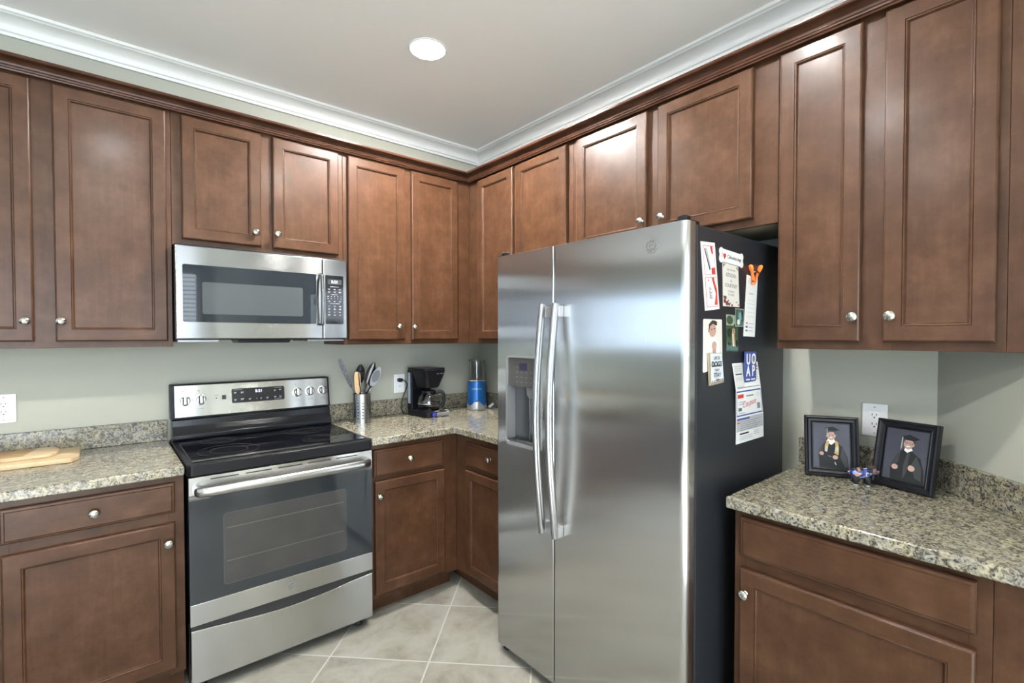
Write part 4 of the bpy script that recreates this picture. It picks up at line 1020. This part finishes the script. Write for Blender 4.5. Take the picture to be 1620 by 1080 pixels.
def b_knife(u, f, r, tp):
    bm = NB(); tube(bm, [f, r, r.lerp(tp, .25)], .0028, 8); obj('shaft', bm, USTEEL, u)
    bm = NB(); blade(bm, r.lerp(tp, .18), tp, [(0, .006), (.15, .010), (.5, .0125), (.8, .0125), (.94, .0095), (1, .004)], .004)
    h = obj('handle', bm, simple('server_steel', (.03, .03, .035), .35, .6), u)
    bm = NB(); d, w, n = axes(r, tp)
    for k in range(9):
        c = r.lerp(tp, .30 + .07 * k) + n * .0021 + w * (.004 * (-1) ** k)
        t = bmesh.new(); bmesh.ops.create_uvsphere(t, u_segments=8, v_segments=5, radius=.0034); bmesh.ops.scale(t, verts=t.verts, vec=(1, .4, 1.2)); merge(bm, t, 0, Matrix.Translation(c))
    obj('handle_pattern', bm, simple('pattern_light', (.16, .16, .21), .35), h)
utensil('cake_server', 'slim patterned steel server leaning left out of the utensil holder', (.012, .024), (-.038, .016), (-1.104, -.150, 1.288), b_knife)
def b_wood(u, f, r, tp):
    bm = NB(); c = f.lerp(r, .97)
    tube(bm, [f, c], .0045, 10); blade(bm, c, tp, [(0, .0045), (.15, .012), (.35, .0165), (.85, .0170), (.97, .013), (1, .008)], .006); obj('wooden_body', bm, SPOONW, u, smooth=40)
utensil('wooden_spatula', 'light wooden spatula standing at the left of the utensil holder', (-.022, -.006), (-.026, -.006), (-1.008, -.176, 1.212), b_wood)
def b_tongs(u, f, r, tp):
    bm = NB(); d, w, n = axes(f, tp); top = tp
    a = r - w * .010; b = r + w * .012
    loop = catmull([f - w * .002, a, a.lerp(top, .5) - w * .008, top - w * .010, top, top + w * .012, b.lerp(top, .55) + w * .013, b, f + w * .006], 5)
    tube(bm, loop, .0030, 8, flat=1.8, up=n); obj('wire_loop', bm, USTEEL, u, smooth=50)
utensil('tongs', 'steel tongs with a looped top in the middle of the utensil holder', (-.004, -.016), (-.004, -.020), (-.994, -.190, 1.212), b_tongs)
def b_ladle(u, f, r, tp):
    bm = NB(); c = r.lerp(tp, .35); tube(bm, [f, r, c], .0042, 10); obj('shaft', bm, BLACKM, u)
    bm = NB(); blade(bm, c, tp, [(s, .026 * h) for s, h in OVAL], .004, bend=.010); obj('bowl', bm, BLACKM, u, smooth=60)
utensil('ladle', 'black ladle standing at the back of the utensil holder', (.006, .022), (-.004, .030), (-.966, -.128, 1.250), b_ladle)
def b_spoon(u, f, r, tp):
    bm = NB(); c = r.lerp(tp, .30); tube(bm, [f, r, c], .0038, 10); obj('shaft', bm, USTEEL, u)
    bm = NB(); blade(bm, c, tp, [(s, .024 * h) for s, h in OVAL], .0022, bend=.010); obj('bowl', bm, USTEEL, u, smooth=60)
utensil('serving_spoon', 'large polished steel spoon leaning right in the utensil holder', (-.008, .012), (.018, .020), (-.892, -.150, 1.262), b_spoon)
def b_slot(u, f, r, tp):
    bm = NB(); c = r.lerp(tp, .28); tube(bm, [f, r, c], .0036, 10); obj('shaft', bm, USTEEL, u)
    bm = NB(); blade(bm, c, tp, [(s, .0235 * h) for s, h in OVAL], .0018); b = obj('slotted_head', bm, simple('slotted_steel', (.07, .07, .075), .36, 1.0), u, smooth=60)
    d, w, n = axes(c, tp); bm = NB()
    for k in range(-4, 5):
        h = .075 * math.sqrt(max(0, 1 - (k / 4.8) ** 2)) / 2; m_ = c.lerp(tp, .52) + w * (k * .0042) + n * .0012
        tube(bm, [m_ - d * h, m_ + d * h], .0011, 6)
    obj('slots', bm, SLOT, b)
utensil('slotted_spoon', 'steel slotted spoon in front of the polished spoon, leaning right', (.006, -.024), (.026, -.030), (-.894, -.232, 1.236), b_slot)
def b_red(u, f, r, tp):
    bm = NB(); c = r.lerp(tp, .25); tube(bm, [f, r, c], .0036, 10); obj('shaft', bm, BLACKM, u)
    bm = NB(); blade(bm, c, tp, [(s, .024 * h) for s, h in OVAL], .006, bend=.006); b = obj('head', bm, BLACKM, u, smooth=60)
    d, w, n = axes(c, tp); bm = NB(); tube(bm, [c.lerp(tp, .5) + w * .024, c.lerp(tp, .75) + w * .0235, c.lerp(tp, .93) + w * .015], .0032, 8); obj('red_edge', bm, RED, b)
utensil('basting_spoon', 'black spoon with a red edge behind the slotted spoon', (-.018, .004), (.034, .002), (-.872, -.172, 1.228), b_red)

# ------------------------------------------------------------------ coffee maker
ca = math.radians(6.5); cl = (-.538, -.272, T)
CM = thing('coffee_maker', 'black drip coffee maker with silver control panel on the corner counter', 'coffee maker', cl, ca, room=False)
bm = NB(); prism(bm, rrect(-.086, .086, -.024, .205, .03, 6), 'z', .0, .034, .004); obj('base', bm, BLACKM, CM, smooth=40)
bm = NB(); lathe(bm, [(0, 0), (.066, 0), (.068, .004), (0, .004)], Matrix.Translation((0, .078, .0342)), 32); obj('warming_plate', bm, BLACK, CM)
bm = NB(); prism(bm, [(-.032, .005), (-.030, .022), (-.024, .028), (-.002, .038), (.003, .036), (.003, .005)], 'x', -.016, .087, .004); cpn = obj('control_panel', bm, SILVER, CM, smooth=30)
bm = NB(); prism(bm, [(-.021, .0290), (-.021, .0306), (-.004, .0383), (-.004, .0367)], 'x', .018, .062); obj('clock', bm, DISPLAY, cpn)
bm = NB(); lathe(bm, [(0, 0), (.014, 0), (.013, .008), (0, .010)], Matrix.Translation((-.038, -.0235, .018)) @ Matrix.Rotation(PI / 2, 4, 'X'), 20); obj('button', bm, BLUELIT, CM, smooth=40)
bm = NB(); prism(bm, rrect(-.080, .080, .153, .203, .012, 4), 'z', .0345, .292, .003); tk = obj('water_tank', bm, BLACK, CM, smooth=40)
bm = NB(); box(bm, -.0812, -.0795, .163, .188, .075, .272, .0008, 1)
gz = obj('water_gauge', bm, GAUGE, tk)
bm = NB()
for k in range(6): box(bm, -.0818, -.0812, .168, .178, .10 + .028 * k, .103 + .028 * k)
obj('gauge_marks', bm, PRINT_W, gz)
bm = NB(); sec = []
tt = bmesh.new()
for z, s, yf, yb_ in ((.178, .050, .030, .1525), (.188, .055, .022, .1525), (.255, .076, .004, .1525), (.288, .084, -.002, .1525), (.294, .082, .002, .1525)):
    sec.append([tt.verts.new((x, y, z)) for x, y in rrect(-s, s, yf, yb_, .028, 5)])
for A, B in zip(sec, sec[1:]):
    for k in range(len(A)): tt.faces.new((A[k], A[(k + 1) % len(A)], B[(k + 1) % len(B)], B[k]))
tt.faces.new(sec[0]); tt.faces.new(sec[-1]); merge(bm, tt); bk_ = obj('brew_basket', bm, BLACKM, CM, smooth=35)
bm = NB(); prism(bm, rrect(-.085, .085, .004, .203, .026, 5), 'z', .2945, .303, .003); obj('lid', bm, BLACKM, CM, smooth=40)
text('lettering', 'MR. COFFEE', .0095, PRINT_W, bk_, (.030, -.0005, .268), (PI / 2 + .18, 0, 0), .0002, bold=.0002)
cd = catmull([(-.080, .165, .012), (-.092, .19, .005), (-.106, .205, .012), (-.104, .225, .045), (-.090, .240, .09), (-.066, .248, .135), (-.046, .250, .175), (-.048, .252, .200), (-.068, .258, .218), (-.085, .266, .219)], 6)
bm = NB(); tube(bm, cd, .0036, 8); pc = obj('power_cord', bm, RUBBER, CM, smooth=60)
bm = NB(); prism(bm, rrect(-.105, -.073, .207, .231, .008, 4), 'y', .254, .2755, .003); obj('plug', bm, RUBBER, pc, smooth=40)

CF = thing('coffee_carafe', 'glass coffee carafe with black handle sitting in the coffee maker', 'carafe', Vector(cl) + Matrix.Rotation(ca, 3, 'Z') @ Vector((0, .078, .0385)), ca, room=False)
bm = NB(); lathe(bm, [(0, 0), (.058, 0), (.066, .006), (.071, .025), (.072, .050), (.065, .080), (.052, .102), (.045, .110), (.0435, .110), (.0505, .101), (.0635, .079), (.0705, .050), (.0695, .026), (.0645, .008), (.057, .002), (0, .002)], None, 40); obj('glass_jug', bm, GLASS, CF, smooth=60)
bm = NB(); lathe(bm, [(.0445, .096), (.0495, .096), (.0475, .112), (.0445, .112)], None, 36, closed=True); obj('collar', bm, BLACKM, CF, smooth=40)
bm = NB(); lathe(bm, [(0, .1125), (.046, .1125), (.045, .119), (.030, .124), (0, .126)], None, 36); obj('lid', bm, BLACKM, CF, smooth=40)
bm = NB(); dirv = Vector((.80, -.60, 0))
hp = [dirv * r_ + Vector((0, 0, z)) for r_, z in ((.050, .104), (.070, .112), (.088, .104), (.096, .080), (.095, .050), (.088, .024), (.0765, .016))]
tube(bm, catmull(hp, 5), .0075, 10, flat=1.5, up=(0, 0, 1)); obj('handle', bm, BLACKM, CF, smooth=60)
bm = NB(); lathe(bm, [(.0724, .036), (.0732, .037), (.0734, .043), (.0726, .044)], None, 40, closed=True); obj('band', bm, STEEL, CF)

# ------------------------------------------------------------------ personal blender
bx, by = -.160, -.182
BL = thing('blender', 'blue and silver personal blender with clear cup in the corner', 'blender', (bx, by, T))
MT = Matrix.Translation((bx, by, T))
bm = NB(); lathe(bm, [(0, 0), (.064, 0), (.068, .004), (.069, .012), (.067, .040), (.0635, .0595), (0, .0595)], MT, 48); sb = obj('base', bm, SILVER, BL, smooth=40)
bm = NB(); seg = 64; t = bmesh.new(); rows = []
for r_, z in ((.0655, 0), (.0652, .02), (.0645, .06), (.0640, .108), (.0635, .134), (.060, .137), (0.0001, .137)):
    ring = []
    for k in range(seg):
        a = 2 * PI * k / seg; zz = z + .060
        if z == 0: zz = .050 - .017 * math.cos(4 * (a - math.radians(236) + PI / 4))
        rr = r_ + (.0026 if z == 0 else 0)
        ring.append(t.verts.new((rr * math.cos(a), rr * math.sin(a), zz)))
    rows.append(ring)
for A, B in zip(rows, rows[1:]):
    for k in range(seg): t.faces.new((A[k], A[(k + 1) % seg], B[(k + 1) % seg], B[k]))
for f_ in t.faces: f_.smooth = True
merge(bm, t, 0, MT); bb = obj('motor_body', bm, BLUEMET, BL, smooth=50)
bm = NB(); lathe(bm, [(.050, .1975), (.0655, .1975), (.0665, .200), (.0655, .2035), (.050, .2035)], MT, 48, closed=True); obj('ring', bm, SILVER, BL, smooth=40)
bm = NB(); lathe(bm, [(.0535, .204), (.0540, .330), (.0575, .338), (.0580, .341), (0, .341), (0, .338), (.0550, .336), (.0515, .329), (.0510, .204)], MT, 48, closed=True); obj('cup', bm, CLEARPL, BL, smooth=40)
bm = NB(); lathe(bm, [(0, .1976), (.049, .1976), (.047, .205), (0, .207)], MT, 32); obj('blade_holder', bm, GREYPL, BL)
txt = 'nutribullet'; 
for k, ch in enumerate(txt):
    a = math.radians(234) + (k - 5) * .098; p = Vector((bx + .0650 * math.cos(a), by + .0650 * math.sin(a), T + .146))
    text('lettering', ch, .0165, PRINT_W, bb, p, (PI / 2, 0, a + PI / 2), .0004, bold=.0003)
bm = NB(); tube(bm, catmull([(bx + .060, by + .02, T + .012), (bx + .085, by - .01, T + .008), (bx + .10, by - .06, T + .005), (bx + .09, by - .12, T + .005), (bx + .105, by - .15, T + .005)], 6), .0032, 8); obj('power_cord', bm, simple('grey_cord', (.35, .36, .38), .5), BL)
bm = NB(); tube(bm, catmull([(bx + .074, by - .040, T + .012), (bx + .090, by - .052, T + .026), (bx + .098, by - .056, T + .038)], 4), .010, 10, rad=None); obj('plug', bm, WHITEPL, BL, smooth=60)

# ------------------------------------------------------------------ framed portraits
def portrait(label, loc, rz, lean, w, h, items, glare):
    t = thing('picture_frame', label, 'picture frame', loc, rz, room=False, tilt=0)
    t.rotation_mode = 'XYZ'; t.rotation_euler = (-lean, 0, rz)
    pr = [(0, 0.0), (0, .016), (.002, .019), (.007, .020), (.012, .0165), (.019, .0150), (.021, .0165), (.0235, .0150), (.0245, .0085)]
    bm = NB(); rings = []
    for i, d in pr: rings.append([bm.verts.new(c) for c in ((-w / 2 + i, -d, i), (w / 2 - i, -d, i), (w / 2 - i, -d, h - i), (-w / 2 + i, -d, h - i))])
    for A, B in zip(rings, rings[1:]):
        for k in range(4): bm.faces.new((A[k], A[(k + 1) % 4], B[(k + 1) % 4], B[k]))
    bm.faces.new(rings[0]); obj('frame', bm, FRAMEB, t)
    iw, ih = w - .049, h - .049
    bm = NB(); box(bm, -w / 2 + .0235, w / 2 - .0235, -.0086, -.0004, .0235, h - .0235); obj('mount', bm, FRAMEB, t)
    full = [([(0, 0), (1, 0), (1, 1), (0, 1)], BACKDROP)] + items
    prints('photo', t, [([(-iw / 2 + iw * (.03 + .94 * u), .0245 + ih * (.02 + .96 * v)) for u, v in pl], m) for pl, m in full], -.0087, .00012)
    L = .75 * h * math.sin(lean) / math.cos(.35) ; 
    bm = NB(); tube(bm, [(0, .0045, h * .70), (0, .006 + .045, .012 + .012)], .004, 8, flat=4.0, up=(1, 0, 0)); obj('easel_leg', bm, FRAMEB, t)
    return t
p1 = [([(.16, .0), (.14, .28), (.22, .50), (.38, .60), (.62, .60), (.80, .50), (.93, .28), (.97, .0)], GOWN), ([(.13, .36), (.22, .50), (.28, .55), (.26, .34), (.20, .28)], GOWN_L), ([(.74, .26), (.80, .48), (.90, .30), (.95, .05), (.86, .04)], GOWN_L),
      ([(.36, .60), (.50, .52), (.62, .60), (.58, .66), (.42, .66)], PAPER), (ellipse(.50, .735, .115, .105, 20), SKIN), (ellipse(.385, .72, .02, .03, 8), SKIN), (ellipse(.615, .73, .02, .03, 8), SKIN),
      ([(.385, .77), (.38, .86), (.45, .90), (.60, .90), (.635, .83), (.615, .76), (.57, .82), (.44, .81)], HAIR), ([(.33, .905), (.55, .945), (.74, .87), (.60, .84), (.42, .85)], GOWN), ([(.385, .90), (.40, .90), (.395, .72), (.38, .70)], TASSEL),
      (ellipse(.455, .745, .018, .009, 8), HAIR), (ellipse(.545, .745, .018, .009, 8), HAIR), (ellipse(.50, .690, .042, .010, 10), PAPER), ([(.49, .745), (.515, .745), (.52, .71), (.485, .71)], SKIN),
      ([(.40, .62), (.44, .60), (.38, .36), (.31, .38), (.32, .52)], GOLD), ([(.34, .50), (.39, .48), (.38, .36), (.31, .38)], TASSEL), ([(.60, .63), (.68, .60), (.71, .48), (.69, .30), (.58, .34), (.62, .48)], GOLD), ([(.62, .50), (.69, .47), (.69, .38), (.60, .40)], TASSEL),
      ([(.29, .36), (.58, .30), (.56, .19), (.27, .25)], GOWN), ([(.40, .28), (.49, .262), (.49, .256), (.40, .274)], TASSEL), (ellipse(.225, .32, .062, .042, 12), SKIN), (ellipse(.60, .25, .075, .048, 12), SKIN), ([(.57, .14), (.60, .14), (.63, .08), (.61, .08)], TASSEL)]
p2 = [([(.20, .0), (.18, .22), (.30, .48), (.44, .62), (.64, .60), (.86, .48), (.96, .25), (.99, .0)], GOWN), ([(.18, .30), (.30, .50), (.38, .56), (.36, .36), (.28, .28)], GOWN_L), ([(.66, .34), (.76, .52), (.90, .30), (.92, .06), (.78, .10)], GOWN_L), ([(.48, .30), (.54, .56), (.60, .56), (.58, .20), (.50, .04)], GOWN_L),
      ([(.46, .60), (.54, .56), (.66, .62), (.62, .66), (.48, .65)], PAPER), (ellipse(.55, .735, .115, .105, 20), SKIN), (ellipse(.67, .72, .018, .03, 8), SKIN),
      ([(.435, .76), (.43, .84), (.55, .87), (.68, .83), (.685, .74), (.64, .80), (.48, .81)], HAIR), ([(.37, .865), (.56, .92), (.80, .85), (.66, .80), (.46, .81)], GOWN), ([(.385, .86), (.405, .86), (.40, .66), (.375, .60)], TASSEL),
      ([(.455, .775), (.535, .765), (.53, .735), (.465, .742)], HAIR), ([(.565, .762), (.655, .752), (.64, .722), (.575, .732)], HAIR), ([(.47, .768), (.525, .76), (.522, .742), (.475, .748)], SKIN), ([(.575, .755), (.64, .748), (.632, .730), (.582, .738)], SKIN), (ellipse(.545, .685, .045, .013, 10), PAPER),
      (ellipse(.29, .25, .075, .05, 12), SKIN), (ellipse(.68, .27, .08, .055, 12), SKIN), ([(.62, .32), (.68, .33), (.69, .25), (.64, .25)], SKIN)]
portrait('black framed portrait of a graduate with gold stole, left of the two frames', (-.143, -2.316, T + .0006), math.radians(-63.2), math.radians(10), .166, .212, p1, 0)
portrait('black framed portrait of a graduate in glasses, right of the two frames', (-.1475, -2.5185, T + .0006), math.radians(-105), math.radians(12), .176, .222, p2, 0)

# ------------------------------------------------------------------ animal figurine
FG = thing('animal_figurine', 'tiny colorful mosaic animal figurine between the framed portraits', 'figurine', (-.196, -2.420, T), math.radians(-60), room=False)
def blob(bm, c, r, mi=0, seg=16):
    t = bmesh.new(); bmesh.ops.create_uvsphere(t, u_segments=seg, v_segments=10, radius=1); bmesh.ops.scale(t, verts=t.verts, vec=r); bmesh.ops.translate(t, verts=t.verts, vec=c)
    for f_ in t.faces: f_.smooth = True
    merge(bm, t, mi)
def fuse(o, vox):
    m_ = o.modifiers.new('fuse', 'REMESH'); m_.mode = 'VOXEL'; m_.voxel_size = vox; m_.use_smooth_shade = True
    s_ = o.modifiers.new('soft', 'SMOOTH'); s_.iterations = 3; s_.factor = .5
bm = NB(); blob(bm, (-.010, 0, .041), (.027, .018, .020)); blob(bm, (.010, 0, .043), (.018, .016, .018)); blob(bm, (.022, 0, .048), (.009, .009, .010)); blob(bm, (-.036, 0, .043), (.006, .004, .006))
b = obj('body', bm, MOSAIC, FG); fuse(b, .0016)
bm = NB(); blob(bm, (.030, -.001, .053), (.0125, .0115, .0120)); blob(bm, (.038, -.001, .047), (.007, .0055, .006)); blob(bm, (.045, -.001, .050), (.0045, .004, .005)); b = obj('head', bm, simple('figurine_head', (.16, .085, .10), .35), FG); fuse(b, .0014)
bm = NB(); blob(bm, (.024, -.010, .054), (.006, .0025, .0075)); obj('ear', bm, SLOT, FG)
bm = NB(); blob(bm, (.024, .009, .054), (.006, .0025, .0075)); obj('ear', bm, SLOT, FG)
bm = NB(); blob(bm, (.026, 0, .064), (.013, .010, .0075)); obj('crest', bm, HAIR, FG)
for x in (-.019, .014):
    for y in (-.009, .009):
        bm = NB(); tube(bm, [(x, y, .034), (x + .001, y, .020), (x, y, .0075)], .006, 10, rad=[.0092, .0078, .0068]); lg = obj('leg', bm, SLOT, FG)
        bm = NB(); lathe(bm, [(0, 0), (.0074, 0), (.0071, .0055), (0, .0074)], Matrix.Translation((x, y, .0003)), 12); obj('hoof', bm, SILVER, lg)

# ------------------------------------------------------------------ printed marks belong to the surface they are printed on
PRINTED = {'display_legends', 'knob_marks', 'indicator_marks', 'keypad_legends', 'keypad_numbers', 'dispenser_legends', 'gauge_marks', 'printing', 'flower_print', 'small_print', 'lettering', 'badge_monogram', 'slots', 'vent_slots'}
def absorb(par, ch):
    bm = NB(); bm.from_mesh(par.data); n0 = len(bm.faces)
    base = len(par.data.materials)
    for m in ch.data.materials: par.data.materials.append(m)
    bm.from_mesh(ch.data); bm.faces.ensure_lookup_table()
    for f in bm.faces[n0:]: f.material_index += base
    bm.to_mesh(par.data); bm.free(); old = ch.data
    bpy.data.objects.remove(ch); bpy.data.meshes.remove(old)
for o in [x for x in bpy.data.objects if x.type == 'MESH' and x.parent and x.parent.type == 'MESH' and x.name.split('.')[0] in PRINTED]:
    absorb(o.parent, o)
